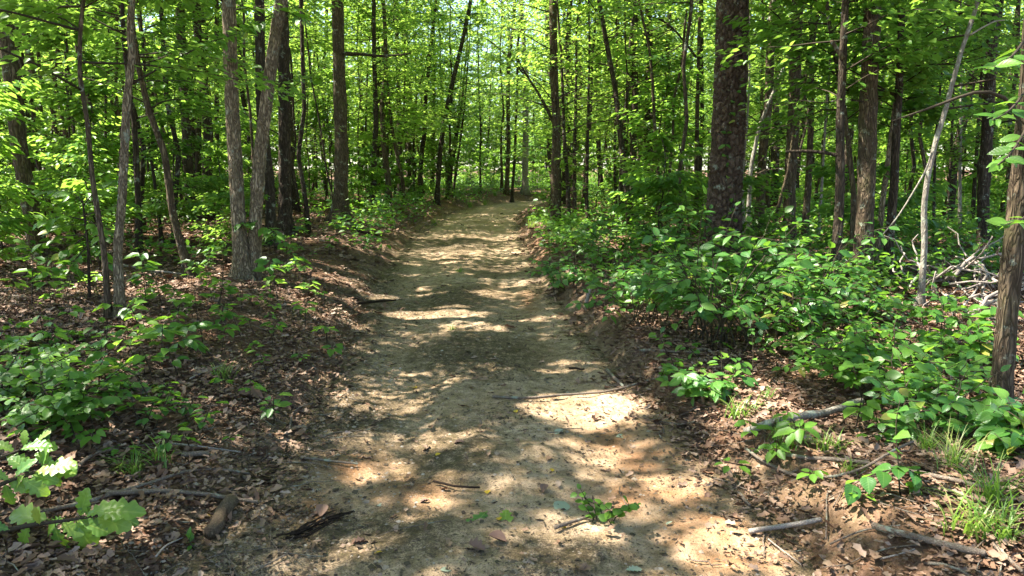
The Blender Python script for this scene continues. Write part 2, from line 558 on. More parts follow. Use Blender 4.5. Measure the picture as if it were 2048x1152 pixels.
sand = np.exp(-np.clip(sd, 0, 9) / .22) * sstep(.35, .6, fbm(gp / .35, 47, 3))
gme = mesh_from('ground', np.c_[gx, gy, gz], Q, M_GROUND, smooth=True)
gme.attributes.new('sand', 'FLOAT', 'POINT').data.foreach_set('value', np.asarray(sand, np.float32))
ground = link('ground', gme)
tag(ground, 'brown forest floor of soil under the leaf litter', kind='structure')

ts = np.linspace(-0.12, 1.12, 72)
ys = np.r_[np.arange(-10, 1.5, .5), np.arange(1.5, 7, .045), np.arange(7, 16, .1), np.arange(16, ROAD_END - .6, .3)]
T_, Y_, Q = grid(ts, ys)
l, r = road_edges(Y_)
wob = 0.10 * (fbm(np.c_[Y_ * 1.3, np.zeros_like(Y_)], 31, 3) - .5) * (T_ < .5) + 0.10 * (fbm(np.c_[Y_ * 1.3, np.ones_like(Y_) * 9], 33, 3) - .5) * (T_ >= .5)
X_ = l + (r - l) * T_ + wob * (2 * np.abs(T_ - .5)) ** 2
edge = np.clip(np.minimum(T_, 1 - T_) * 9 + .35, -1, 1)
pp = np.c_[X_, Y_]
Z_ = H(np.clip(X_, l + .02, r - .02), Y_) + 0.006 + 0.014 * (fbm(pp / .11, 41, 4) - .5) - .05 * np.clip(np.maximum(-T_ - .03, T_ - 1.03) * 8, 0, 1)
me = mesh_from('dirt_road', np.c_[X_, Y_, Z_], Q, M_ROAD, smooth=True)
clay = np.zeros(len(X_)); hum = np.zeros(len(X_))
def blob(px, py, rx, ry):
    g = ground_px(px, py)
    ax = rx * g[1] / F; ay = ry * g[1] ** 2 / (F * CAMH)
    return np.exp(-(((X_ - g[0]) / ax) ** 2 + ((Y_ - g[1]) / ay) ** 2))
for a in [(1300, 920, 110, 45), (1350, 990, 90, 45), (1230, 880, 70, 30), (1420, 1060, 120, 50), (1060, 600, 25, 25), (700, 930, 90, 40), (600, 1020, 100, 40), (1480, 1120, 120, 40), (1250, 1000, 90, 40), (820, 980, 90, 50)]:
    clay = np.maximum(clay, blob(*a))
for a in [(700, 830, 150, 60), (900, 900, 130, 70), (950, 700, 160, 60), (900, 600, 110, 30), (1110, 1110, 150, 45), (740, 1080, 220, 70), (900, 490, 80, 25), (1000, 540, 60, 15), (640, 740, 80, 60)]:
    hum = np.maximum(hum, blob(*a))
l_, r_ = road_edges(Y_)
hum = np.maximum(hum, np.clip(1 - T_ * 5, 0, 1) * .9)
hum = np.maximum(hum, np.clip(1 - (1 - T_) * 14, 0, 1) * .8)
hum = np.clip(hum * 1.0 + .17, 0, 1)
me.attributes.new('clay', 'FLOAT', 'POINT').data.foreach_set('value', (clay * 1.0).astype(np.float32))
me.attributes.new('humus', 'FLOAT', 'POINT').data.foreach_set('value', hum.astype(np.float32))
road = link('dirt_road', me)
tag(road, 'sandy tan dirt track with dark crumbs and damp red clay', kind='structure')

# ------------------------------------------------------------------ gaps cut into the canopy so sun falls in chosen patches
PATCH = []
def patch(px, py, rx, ry, s=1.0):
    g = ground_px(px, py)
    PATCH.append((g[0], g[1], rx * g[1] / F, ry * g[1] ** 2 / (F * (CAMH - g[2])), s))
for a in [(1150, 822, 125, 34, 1), (1110, 805, 70, 20, 1), (1230, 850, 50, 18, .8), (860, 631, 95, 14, 1), (930, 648, 60, 12, .9), (1060, 643, 55, 8, .8), (985, 590, 60, 6, .7),
          (985, 538, 75, 9, .95), (1010, 568, 60, 8, .9), (900, 528, 60, 7, .8), (995, 467, 50, 9, .95), (930, 468, 60, 6, .8), (1000, 432, 45, 5, .9), (900, 495, 50, 5, .7),
          (838, 985, 48, 36, 1), (1090, 1060, 110, 38, .95), (1000, 1090, 60, 28, .8), (1400, 1095, 115, 55, .95), (1150, 905, 95, 28, .75), (1010, 965, 60, 20, .75), (1280, 965, 70, 28, .7),
          (1140, 735, 90, 12, .85), (1250, 770, 60, 12, .7), (720, 945, 60, 32, .85), (810, 885, 110, 24, .78), (740, 800, 80, 28, .75), (800, 760, 110, 18, .75), (900, 740, 80, 12, .65),
          (660, 770, 60, 20, .6), (1500, 800, 110, 42, 1), (1440, 770, 70, 26, .9), (1600, 830, 70, 24, .7), (1440, 930, 60, 26, .7), (1870, 985, 55, 30, .9), (1930, 1060, 60, 30, .6), (1650, 960, 60, 20, .5),
          (60, 560, 130, 26, 1), (330, 560, 60, 14, .8), (640, 600, 45, 14, .7), (210, 760, 70, 40, .8), (110, 840, 110, 45, .7), (60, 960, 90, 60, .8), (190, 1080, 90, 50, .8), (430, 1040, 110, 26, .6),
          (560, 900, 60, 20, .4), (330, 680, 60, 20, .6), (1640, 720, 90, 30, .8), (1420, 640, 110, 40, .6), (1300, 580, 90, 22, .55), (1900, 600, 120, 30, .9), (1150, 600, 40, 14, .6), (1070, 470, 50, 14, .9), (1060, 440, 40, 8, .9),
          (520, 560, 60, 20, .5), (1800, 740, 80, 30, .6), (1880, 830, 80, 30, .6)]:
    patch(*a)
PA = np.array(PATCH)
def sun_open(P):
    """probability that a leaf at P is missing because the canopy is open along the sun's line to the ground there"""
    g = P[:, :2] - SUN[None, :2] * ((P[:, 2] - 0.15) / SUN[2])[:, None]
    pr = np.zeros(len(P))
    fq = fbm(g / .22, 59, 2)
    for cx, cy_, rx, ry, s in PA:
        ry = max(ry, .10); rx = max(rx, .10)
        q = np.sqrt(((g[:, 0] - cx) / rx) ** 2 + ((g[:, 1] - cy_) / ry) ** 2)
        pr = np.maximum(pr, s * np.clip((1.34 - q + .30 * (fq - .5)) / .22, 0, 1))
    n = .6 * fbm(g / 2.4, 51, 2) + .4 * fbm(g / .42, 57, 2)
    dl, dr = off_road(g[:, 0], g[:, 1])
    near = (1 - sstep(9, 15, g[:, 1])) 
    right = (dr > .2)
    th = np.where(near > .5, .68, .365)
    th = np.where((near > .5) & right, .56, th)
    th = np.where((near > .5) & (dl > 1.5), .53, th)
    pr = np.maximum(pr, sstep(th - .03, th + .04, n) * .95)
    return pr
def sun_keep(P, only_patch=False):
    return R.random(len(P)) > sun_open(P)

# ------------------------------------------------------------------ trees
PLATE = {}
def bark_disp(kind, base_z, r0, seed):
    def f(P, th, r):
        n, s = r.shape
        zz = np.repeat(P[:, 2], s); tt = np.tile(th, n)
        cx, sx = np.cos(tt), np.sin(tt)
        if kind == 'pine':
            rs = np.random.default_rng(seed)
            circ = 2 * np.pi * r0
            cells = 0.062
            # plates from a jittered brick-like lattice, taller than wide
            out = np.empty(n * s)
            nu = max(8, int(circ / cells)); du = circ / nu; dz = 0.095
            u = tt / (2 * np.pi) * nu
            u = u + 1.2 * (vnoise(np.c_[cx * 2.5, sx * 2.5, zz * 4], 3) - .5)
            w = zz / dz + 1.4 * (vnoise(np.c_[cx * 2, sx * 2, zz * 3], 4) - .5)
            iu, iw = np.floor(u), np.floor(w)
            d1 = np.full(n * s, 9.0); d2 = np.full(n * s, 9.0); hid = np.zeros(n * s)
            for a in (-1, 0, 1):
                for b in (-1, 0, 1):
                    ca = (iu + a).astype(np.int64); cb = (iw + b).astype(np.int64)
                    hx = _hash(ca % nu, cb, np.zeros_like(cb), 5); hy = _hash(ca % nu, cb, np.ones_like(cb), 6)
                    d = np.hypot((u - (iu + a + hx)), (w - (iw + b + hy)) * 1.0)
                    hv = _hash(ca % nu, cb, np.full_like(cb, 2), 7)
                    new = d < d1
                    d2 = np.where(new, d1, np.minimum(d2, d))
                    hid = np.where(new, hv, hid)
                    d1 = np.where(new, d, d1)
            e = sstep(.03, .22, d2 - d1)
            o = -0.042 + 0.046 * e + 0.020 * (hid - .5) * e + .004 * (vnoise(np.c_[cx * r0 * 60, sx * r0 * 60, zz * 60], 9) - .5)
            PLATE['v'] = hid
            return o.reshape(n, s)
        a = r0 * 22
        nz = vnoise(np.c_[cx * a, sx * a, zz * 5], seed)
        rid = 1 - np.abs(2 * nz - 1)
        nz2 = vnoise(np.c_[cx * a * 2.3, sx * a * 2.3, zz * 14], seed + 1)
        lump = vnoise(np.c_[cx * 1.3, sx * 1.3, zz * 1.7], seed + 2) - .5
        amp = min(.016, r0 * .14)
        hz = np.clip(zz - base_z, 0, 9)
        lobe = r.ravel() * .30 * np.exp(-hz / (.06 + r0 * .9)) * (np.cos(tt * 4 + seed) + .6 * np.cos(tt * 7 + seed * 2))
        return (-amp * rid + amp * .6 * nz2 + r.ravel() * .16 * lump + lobe).reshape(n, s)
    return f

BRANCHSEG = []
def sprays(axis_fn, h0, h1, nb, length, leaves_per, size, rng, tint_lo=0., tint_hi=1.):
    """flat horizontal sprays of leaves on side branches. axis_fn(z)->(n,3)"""
    hs = np.sort(rng.uniform(h0, h1, nb))
    base = axis_fn(hs)
    az = rng.uniform(0, 2 * np.pi, nb)
    L = length * rng.uniform(.55, 1.15, nb) * (1 - .45 * ((hs - h0) / max(h1 - h0, .1)) ** 2)
    inc = np.radians(rng.uniform(2, 38, nb))
    D = np.c_[np.cos(az) * np.cos(inc), np.sin(az) * np.cos(inc), np.sin(inc)]
    Sd = np.c_[-np.sin(az), np.cos(az), np.zeros(nb)]
    tubes = []
    for i in range(nb):
        t = np.linspace(0, 1, 5)[:, None]
        wig = rng.normal(0, .03 * L[i], (5, 3)); wig[0] = 0
        P = base[i] + D[i] * L[i] * t + wig * t - np.array([0, 0, .16 * L[i]]) * t ** 2
        tubes.append(tube(P, np.linspace(.004 + .004 * L[i], .0015, 5), 4))
    n = nb * leaves_per
    bi = np.repeat(np.arange(nb), leaves_per)
    u = rng.uniform(.18, 1.05, n) ** .85
    ntw = 7
    tw = np.floor(rng.uniform(0, ntw, n))                 # leaves gather on side twigs
    u = np.clip((tw + .5 + rng.normal(0, .22, n)) / ntw * .9 + .14, .1, 1.1)
    v = rng.uniform(-1, 1, n)
    wdt = .42 * L[bi] * np.sqrt(np.clip(1.12 - u, 0.05, 1)) * (.5 + .7 * u)
    lat = v * wdt
    pos = base[bi] + D[bi] * (L[bi] * u)[:, None] + Sd[bi] * lat[:, None] + D[bi] * (np.abs(lat) * .45)[:, None]
    pos[:, 2] += -.16 * L[bi] * u ** 2 + rng.normal(0, .035, n) - .12 * np.abs(lat) 
    nor = np.c_[rng.normal(0, .33, n), rng.normal(0, .33, n), np.ones(n)]
    dirv = D[bi] + Sd[bi] * (np.sign(v) * rng.uniform(.2, 1.3, n))[:, None] + rng.normal(0, .3, (n, 3))
    dirv[:, 2] = -np.abs(rng.normal(.15, .25, n))
    sz = size * rng.uniform(.6, 1.25, n)
    bt = rng.uniform(tint_lo, tint_hi, nb)
    tint = np.clip(.45 * bt[bi] + .55 * rng.uniform(0, 1, n), 0, 1)
    return tubes, pos, dirv, nor, sz, tint

def clouds(centres, n_each, sig, size, rng):
    k = len(centres)
    n = k * n_each
    ci = np.repeat(np.arange(k), n_each)
    # sub-clumps so that gaps show
    sub = rng.normal(0, 1, (k, 9, 3)) * np.array(sig) * .9
    pos = centres[ci] + sub[ci, rng.integers(0, 9, n)] + rng.normal(0, 1, (n, 3)) * np.array(sig) * .38
    nor = np.c_[rng.normal(0, .5, n), rng.normal(0, .5, n), np.ones(n)]
    dirv = rng.normal(0, 1, (n, 3)); dirv[:, 2] = dirv[:, 2] * .3 - .15
    tint = np.clip(rng.uniform(0, 1, k)[ci] * .4 + rng.uniform(0, .6, n), 0, 1)
    return pos, dirv, nor, size * rng.uniform(.65, 1.25, n), tint

def trunk_path(pts, Y, height, rng, wob=.02):
    """pts photo polyline base->top in the vertical plane y=Y; continued upward to the height"""
    P = np.array([plane_px(p[0], p[1], Y) if len(p) == 2 else p for p in pts], float)
    base = P[0].copy()
    d = P[-1] - P[max(0, len(P) - 3)]
    d = d / np.linalg.norm(d)
    top = P[-1]
    ext = []
    while top[2] < base[2] + height:
        d = d + np.array([0, 0, .25]) + rng.normal(0, .06, 3)
        d /= np.linalg.norm(d)
        top = top + d * .9
        ext.append(top)
    P = np.r_[P, ext] if ext else P
    # leave the picture plane a little
    t = (P[:, 2] - base[2])
    P[:, 1] += .02 * rng.normal() * t + .05 * np.sin(t * rng.uniform(.5, 1.1) + rng.uniform(0, 6)) * np.clip(t, 0, 1)
    return P

TALLCROWN_POS = []
def make_tree(pts, w, label, kind='brown', name='tree', group=None, tall=None, depth=None, h0=2.0, dens=1.0, base_pt=None, wtop=None, second=None, spread=None, no_low=False, cat='tree'):
    rng = np.random.default_rng(abs(hash((round(pts[0][0]), round(pts[0][1])))) % 2 ** 31)
    if depth is None:
        g = ground_px(*pts[0]) if len(pts[0]) == 2 else np.array([pts[0][0], pts[0][1], Hs(pts[0][0], pts[0][1])]); Y = g[1]
    else:
        Y = depth
        p0 = plane_px(pts[0][0], pts[0][1], Y)
        # drop the base to the ground below that pixel
        zg = (Hs(p0[0], Y))
        g = np.array([p0[0], Y, zg])
        if p0[2] - zg > .03:
            d = ray(*pts[0])
            v = (zg - CAMH) / d[2] if d[2] < 0 else 0
            pts = [(pts[0][0], 1152 / 2 + 0)] + list(pts) if False else list(pts)
    r0 = w * Y / F / 2 if len(pts[0]) == 2 else w
    if tall is None:
        tall = r0 > .065
    height = (rng.uniform(15, 19) if tall else min(11, max(5.0, 60 * r0 + 4)))
    P = trunk_path(pts, Y, height, rng)
    if P[0][2] > g[2] + .02:
        P = np.r_[[g], P]
    base = np.array([P[0][0], P[0][1], g[2]])
    root = empty(name, base, label, cat, group)
    P0 = P.copy(); P0[0, 2] = g[2] - .08
    hi = Y < 14 and w > 11 and len(pts[0]) == 2
    step = .03 if hi else (.12 if Y < 20 else .3)
    vis = CAMH + Y * .27 + .6            # detailed below the top of the frame, coarse above
    full = resample(P0, 240, 6)
    zc = full[:, 2]
    zs = np.r_[np.arange(P0[0, 2], min(vis, zc[-1]), step * (1 if not (kind == 'pine') else .5)), np.arange(min(vis, zc[-1]), zc[-1] + .4, .6)]
    order = np.argsort(zc)
    axis = lambda z: np.c_[np.interp(z, zc[order], full[order, 0]), np.interp(z, zc[order], full[order, 1]), np.clip(z, zc[0], zc[-1])]
    PP = axis(np.minimum(zs, zc[-1]))
    hh = (PP[:, 2] - g[2])
    top_r = .25 if tall else .16
    wt = (wtop / w) if wtop else None
    prof = 1 - (1 - top_r) * (np.clip(hh, 0, height) / height) ** (1.15 if tall else .9)
    if wt:
        hv = max(1.0, (CAMH + Y * .22) - g[2])
        prof = np.where(hh < hv, 1 - (1 - wt) * hh / hv, wt * (1 - .75 * np.clip((hh - hv) / max(height - hv, 1), 0, 1)))
    rad = r0 * prof * (1 + (.85 if tall else .6) * np.exp(-np.clip(hh, 0, 9) / (.08 + r0 * .9)))
    sides = 110 if kind == 'pine' else (44 if hi else (14 if Y < 20 else 8))
    V, Qd, C = tube(PP, np.maximum(rad, .004), sides, bark_disp(kind, g[2], r0, int(rng.integers(1, 999))) if Y < 22 else None)
    tr = link('trunk', mesh_from('trunk', V - base, [Qd, C], BARK[kind], np.r_[PLATE['v'], [.5, .5]] if kind == 'pine' else None, smooth=True), root)
    # foliage
    tubes, allp = [], []
    far = Y > 14
    lsz = .09 if not far else .105
    if not no_low:
        nb = int((22 if tall else 34) * dens)
        hl0, hl1 = max(h0, 1.0), min(height * .97, 9.5 if tall else height)
        if nb > 0:
            sl = spread or (1.5 if not tall else 1.9)
            a = sprays(axis, g[2] + hl0, g[2] + hl1, nb, sl, 112 if not far else 118, lsz, rng)
            tubes += a[0]; allp.append(a[1:])
    if tall:
        k = 16
        th = rng.uniform(0, 2 * np.pi, k); rr = 4.2 * np.sqrt(rng.uniform(.05, 1, k)); zz = rng.uniform(6.6, 13.0, k) if Y < 15 else rng.uniform(8.0, height, k)
        ax = axis(zz)
        cen = np.c_[ax[:, 0] + np.cos(th) * rr, ax[:, 1] + np.sin(th) * rr, zz + g[2]]
        for i in range(k):
            s0 = axis(np.array([max(5.5, zz[i] - rr[i] * .6)]))[0]
            t = np.linspace(0, 1, 6)[:, None]
            if sun_open(s0 + (cen[i] - s0) * t)[1:].max() > .7 and Y < 16: continue
            tubes.append(tube(s0 + (cen[i] - s0) * t + np.array([0, 0, .5]) * np.sin(t * np.pi) + rng.normal(0, .06, (6, 3)) * t, np.linspace(r0 * .32, .01, 6), 5))
        nl = 640 if Y < 14 else 130
        allp.append(clouds(cen, nl, (1.05, 1.05, .5), .14 if Y < 14 else .19, rng))
    if allp:
        pos, dirv, nor, sz, ti = [np.concatenate([a[i] for a in allp]) for i in range(5)]
        keep = sun_keep(pos)
        # nothing grows out over the lens
        keep &= ~((np.abs(pos[:, 0]) < 2.2) & (pos[:, 1] < 5.5) & (pos[:, 2] < 4.0))
        pos, dirv, nor, sz, ti = [a[keep] for a in (pos, dirv, nor, sz, ti)]
        link('crown', leaf_mesh('crown', pos - base, dirv, nor, sz, L4 if Y < 11 and not tall else L2, ti, M_UNDER if not tall else M_CANOPY), root)
    if tubes:
        V, fs = join(tubes)
        b = link('branches', mesh_from('branches', V - base, fs, BARK['twig'] if not tall else BARK['dark']), root)
        b['kind'] = 'stuff'
    return root, axis, base, r0

def limb(root, base, pts3, r0, r1, mat, name='branch', n=14, sides=8):
    P = resample(pts3, n, 1)
    V, Qd, C = tube(P, np.linspace(r0, r1, n), sides)
    return link(name, mesh_from(name, V - base, [Qd, C], mat, smooth=True), root)

TREES = [
 # pts, width, bark, label, options
 ([(80,522),(62,430),(33,300),(20,140),(3,28)], 31, 'brown', 'thick rough-barked trunk leaning outward at the far left edge of the woods', {}),
 ([(68,470),(60,380),(50,250),(33,111),(22,0)], 22, 'dark', 'dark straight trunk standing right behind the thick leftmost trunk', {}),
 ([(108,433),(89,300),(61,139),(36,0)], 17, 'brown', 'mid-sized slanting trunk just beyond the two leftmost trunks', {}),
 ([(160,430),(150,330),(139,222),(130,128),(123,0)], 8, 'dark', 'slim dark double-bent sapling between the leftmost trunks and the furrowed trunk', {}),
 ([(217,640),(205,500),(183,361),(175,239),(162,150),(165,55),(172,0)], 13, 'brown', 'thin snaking sapling growing against the furrowed grey-brown trunk', {}),
 ([(240,640),(231,500),(239,389),(244,278),(250,183),(261,111),(255,72),(260,0)], 21, 'tan', 'furrowed grey-brown sinuous trunk nearest the leaf-strewn left floor', {}),
 ([(211,461),(211,222),(211,83),(222,0)], 8, 'dark', 'upright thin sapling seen just left of the furrowed sinuous trunk', {}),
 ([(278,505),(272,389),(266,255),(246,83),(242,0)], 14, 'dark', 'dark straight trunk just right of the furrowed sinuous trunk', {}),
 ([(383,555),(344,433),(328,311),(294,211),(272,105),(267,55)], 17, 'brown', 'strongly leaning trunk with a bent foot left of the double-stemmed tree', {}),
 ([(325,490),(311,361),(300,278),(296,150)], 8, 'dark', 'thin dark leaning sapling behind the strongly leaning trunk', {}),
 ([(383,443),(378,330),(372,234),(360,78),(356,0)], 21, 'dark', 'dark stout trunk deep in the left woods before a paler companion', {}),
 ([(396,410),(396,234),(404,78),(409,0)], 13, 'dark', 'slimmer companion trunk touching the dark stout trunk on its right', {}),
 ([(417,405),(414,234),(412,100),(415,0)], 9, 'dark', 'thin straight trunk third in the row left of the double-stemmed tree', {}),
 ([(434,417),(430,208),(428,0)], 11, 'dark', 'thin straight trunk closest on the left to the double-stemmed tree', {}),
 ([(543,492),(541,365),(521,208),(516,0)], 21, 'dark', 'dark trunk seen between and behind the two stems of the double-stemmed tree', {}),
 ([(571,469),(571,312),(571,104),(568,0)], 26, 'dark', 'dark leafy-sided trunk just right of the double-stemmed tree', {}),
 ([(680,443),(683,312),(677,156),(674,26),(673,0)], 29, 'brown', 'stout straight trunk with flared mossy foot on the left bank of the track', {}),
 ([(612,378),(613,260),(610,120),(612,0)], 6, 'dark', 'first hair-thin pole trunk left of the flared mossy trunk', dict(group='pole trunks left of the flared trunk', share=1)),
 ([(632,385),(630,260),(628,120),(630,0)], 6, 'dark', 'second hair-thin pole trunk left of the flared mossy trunk', dict(group='pole trunks left of the flared trunk', share=1)),
 ([(650,380),(648,260),(650,120),(655,0)], 6, 'dark', 'third hair-thin pole trunk left of the flared mossy trunk', dict(group='pole trunks left of the flared trunk', share=1)),
 ([(722,385),(723,273),(718,152),(716,0)], 7, 'dark', 'thin upright pole tree first to the right of the flared mossy trunk', {}),
 ([(738,400),(730,300),(737,117),(748,0)], 6, 'dark', 'very thin pole tree leaning right beside the flared mossy trunk', {}),
 ([(774,400),(773,273),(770,152),(768,0)], 9, 'brown', 'tall clean brown pole trunk standing alone between flared trunk and track', {}),
 ([(800,393),(798,267),(796,120)], 10, 'dark', 'dark trunk first of a close pair left of the track bend', {}),
 ([(817,388),(819,273),(815,150)], 11, 'dark', 'dark trunk second of a close pair left of the track bend', {}),
 ([(828,400),(826,308),(833,187),(850,138),(865,60)], 6, 'dark', 'thin right-leaning sapling rising from the close pair of dark trunks', {}),
 ([(873,408),(880,308),(888,246),(902,180),(912,138),(930,60)], 10, 'dark', 'right-leaning dark tree on the left edge where the track bends', dict(spread=2.4, dens=1.6)),
 ([(904,395),(919,294),(928,221),(933,162),(940,60)], 6, 'dark', 'slender right-leaning tree just past the leaning tree at the bend', {}),
 ([(897,390),(902,308),(916,249),(925,120)], 4, 'dark', 'whip-thin sapling between the two leaning trees at the bend', {}),
 ([(864,384),(868,267),(869,187),(868,60)], 8, 'dark', 'straight dim trunk far behind the leaning tree at the bend', {}),
 ([(1013,398),(1017,298),(1016,180)], 9, 'brown', 'brown trunk standing at the end of the track on the bend', {}),
 ([(1024,390),(1030,308),(1034,180)], 6, 'dark', 'thin dark trunk beside the brown trunk at the track end', {}),
 ([(1050,386),(1051,291),(1052,150)], 13, 'grey', 'pale grey smooth trunk far beyond the end of the track', {}),
 ([(1110,461),(1110,343),(1113,256),(1108,169),(1105,0)], 19, 'brown', 'straight trunk with side limb on the right edge where the track disappears', dict(spread=3.0, dens=1.9)),
 ([(1139,457),(1134,343),(1128,267),(1124,120)], 10, 'dark', 'thin dark trunk nearest to the right of the limbed track-edge trunk', {}),
 ([(1149,447),(1149,308),(1151,204),(1152,60)], 10, 'dark', 'thin dark trunk second to the right of the limbed track-edge trunk', {}),
 ([(1179,454),(1173,405),(1177,239),(1180,80)], 9, 'dark', 'thin bent trunk third to the right of the limbed track-edge trunk', {}),
 ([(1232,430),(1230,300),(1236,150),(1234,0)], 8, 'dark', 'thin dim trunk midway between limbed trunk and plated pine', {}),
 ([(1267,430),(1267,308),(1271,187),(1272,0)], 15, 'dark', 'dark mid-sized trunk left of a stouter one in the right woods', {}),
 ([(1294,424),(1295,308),(1297,150),(1296,0)], 17, 'dark', 'very dark stout trunk behind the gently curved pole tree', {}),
 ([(1323,475),(1317,360),(1309,239),(1305,162),(1298,100),(1275,0)], 10, 'brown', 'gently curved pole tree bowing left over the right-hand undergrowth', {}),
 ([(1331,420),(1333,256),(1335,80)], 10, 'dark', 'dim straight trunk behind the gently curved pole tree on its right', {}),
 ([(1392,460),(1394,273),(1395,152),(1398,0)], 12, 'brown', 'straight pole tree with forked limbs left of the plated pine', {}),
 ([(1489,470),(1483,361),(1490,250),(1494,167),(1492,60)], 7, 'grey', 'pale thin stem hugging the right side of the plated pine', {}),
 ([(1494,478),(1503,333),(1522,250),(1550,183),(1578,117),(1589,67),(1578,0)], 10, 'grey', 'lichen-grey sapling arching right just beyond the plated pine', {}),
 ([(1516,468),(1520,380),(1522,305),(1534,194),(1538,60)], 19, 'brown', 'brown trunk behind the arching lichen-grey sapling', {}),
 ([(1578,500),(1581,389),(1589,250),(1592,111),(1594,0)], 25, 'brown', 'stout brown trunk midway between plated pine and slim grey trunk', {}),
 ([(1608,489),(1619,333),(1628,194),(1632,40)], 16, 'brown', 'right-leaning brown trunk next to the stout brown trunk', {}),
 ([(1636,489),(1644,333),(1648,150)], 7, 'grey', 'thin pale stem next to the right-leaning brown trunk', {}),
 ([(1669,589),(1680,389),(1683,222),(1689,83),(1692,0)], 22, 'dark', 'slim grey-dark trunk with a broken horizontal limb to its left', {}),
 ([(1724,572),(1736,389),(1745,222),(1756,55),(1758,0)], 37, 'brown', 'thick straight brown trunk of the tight cluster in the right woods', {}),
 ([(1703,558),(1709,389),(1700,290),(1690,200)], 13, 'brown', 'thinner stem pressed against the left side of the thick brown trunk', {}),
 ([(1748,558),(1765,389),(1787,250),(1806,128),(1815,33),(1809,0)], 13, 'tan', 'slanting tan stem crossing the right side of the thick brown trunk', {}),
 ([(1772,565),(1784,361),(1790,200),(1795,40)], 20, 'dark', 'dark leaning trunk behind the slanting tan stem', {}),
 ([(1840,617),(1851,489),(1851,411),(1862,344),(1878,278),(1901,205),(1912,161),(1931,94),(1954,28)], 14, 'grey', 'pale crooked sunlit trunk leaning right beside the brush pile', {}),
 ([(1868,500),(1868,400),(1868,278),(1880,120),(1892,22)], 7, 'dark', 'thin dark twin stem rising behind the pale crooked trunk', {}),
 ([(1894,470),(1897,350),(1900,200)], 7, 'dark', 'thin dim trunk first to the right of the pale crooked trunk', {}),
 ([(1921,478),(1926,333),(1930,150)], 8, 'grey', 'thin greyish trunk second to the right of the pale crooked trunk', {}),
 ([(1943,470),(1953,333),(1958,150)], 9, 'dark', 'thin dark leaning trunk behind the brush pile', {}),
 ([(1964,517),(1973,361),(1980,200),(1985,20)], 23, 'dark', 'dark stout trunk between the brush pile and the rightmost trunk', {}),
]
roots = {}
for pts, w, bark, label, opt in TREES:
    opt = dict(opt); opt.pop('share', None)
    big = w > 24
    nm = 'hardwood_tree' if big else 'slender_tree'
    near_left = pts[0][1] > 480
    roots[label] = make_tree(pts, w, label, bark, nm, h0=1.7 if near_left else 1.0, **{'dens': 1.0 if near_left else 1.25, **opt})

# double-stemmed tree
A = make_tree([(484,562),(477,470),(469,338),(464,234),(461,104),(459,0)], 30, 'tan double-stemmed tree forking at the ground on the left bank', 'tan', 'hardwood_tree', wtop=27, h0=2.3, dens=.6)
yA = A[2][1]
P = trunk_path([(506,566),(514,443),(524,312),(542,182),(553,94),(563,31),(570,0)], yA + .12, 15, np.random.default_rng(5))
P[0, 2] -= .1
full = resample(P, 320, 4)
hh = full[:, 2] - full[0, 2]
r0 = 28 * yA / F / 2
V, Qd, C = tube(full, r0 * (1 - .7 * np.clip(hh / 15, 0, 1)) * (1 + .5 * np.exp(-np.clip(hh, 0, 9) / .25)) + .012 * np.exp(-((hh - 1.15) / .06) ** 2), 40, bark_disp('tan', full[0, 2] + .1, r0, 77))
link('trunk', mesh_from('trunk', V - A[2], [Qd, C], BARK['tan'], smooth=True), A[0])

# plated pine, big
PINE = make_tree([(1444,540),(1450,389),(1461,250),(1469,111),(1472,0)], 66, 'massive pine trunk with dark plated bark rising from the shrubs', 'pine', 'pine_tree', wtop=60, h0=4.5, dens=.3)
# rightmost trunk
RT = make_tree([(1996,850),(2010,700),(2025,560),(2040,430),(2050,300),(2060,150),(2065,0)], 44, 'brown lichen-flecked trunk cut by the right picture edge', 'brown', 'hardwood_tree', wtop=36, h0=4.0, dens=.2)

# limbs that read in the photo
def limb_px(key, pts, w0, w1, Y=None, mat='twig', dy=0.0):
    root, ax, base, r0 = key if isinstance(key, tuple) else roots[key]
    Yb = base[1] if Y is None else Y
    P = [plane_px(x, y, Yb + dy * i) for i, (x, y) in enumerate(pts)]
    limb(root, base, P, w0 * Yb / F / 2, w1 * Yb / F / 2, BARK[mat])
limb_px('stout straight trunk with flared mossy foot on the left bank of the track', [(678,106),(720,108),(760,112),(800,110),(822,107)], 7, 3, mat='dark')
limb_px('straight trunk with side limb on the right edge where the track disappears', [(1112,256),(1087,204),(1063,165),(1046,140),(1036,118)], 7, 3, mat='dark')
limb_px('slim grey-dark trunk with a broken horizontal limb to its left', [(1680,312),(1650,305),(1610,302),(1572,303)], 8, 5, mat='dark', dy=.05)
limb_px('slim grey-dark trunk with a broken horizontal limb to its left', [(1686,118),(1675,100),(1663,82)], 11, 7, mat='brown')
limb_px('straight pole tree with forked limbs left of the plated pine', [(1393,115),(1370,85),(1345,55),(1315,35),(1290,33)], 5, 2, mat='dark')
limb_px('straight pole tree with forked limbs left of the plated pine', [(1345,55),(1325,40),(1310,20),(1302,0)], 3, 1.5, mat='dark')
limb_px('pale crooked sunlit trunk leaning right beside the brush pile', [(1866,302),(1850,345),(1820,395),(1795,435),(1763,472)], 4, 2.5, mat='grey')
limb_px('pale crooked sunlit trunk leaning right beside the brush pile', [(1940,70),(1965,55),(1990,42),(2010,40)], 4, 2, mat='pale')
limb_px(RT, [(2046,380),(2040,230),(2020,200),(1998,184),(1965,178),(1930,188),(1898,203),(1842,222),(1785,242)], 12, 3, mat='twig')

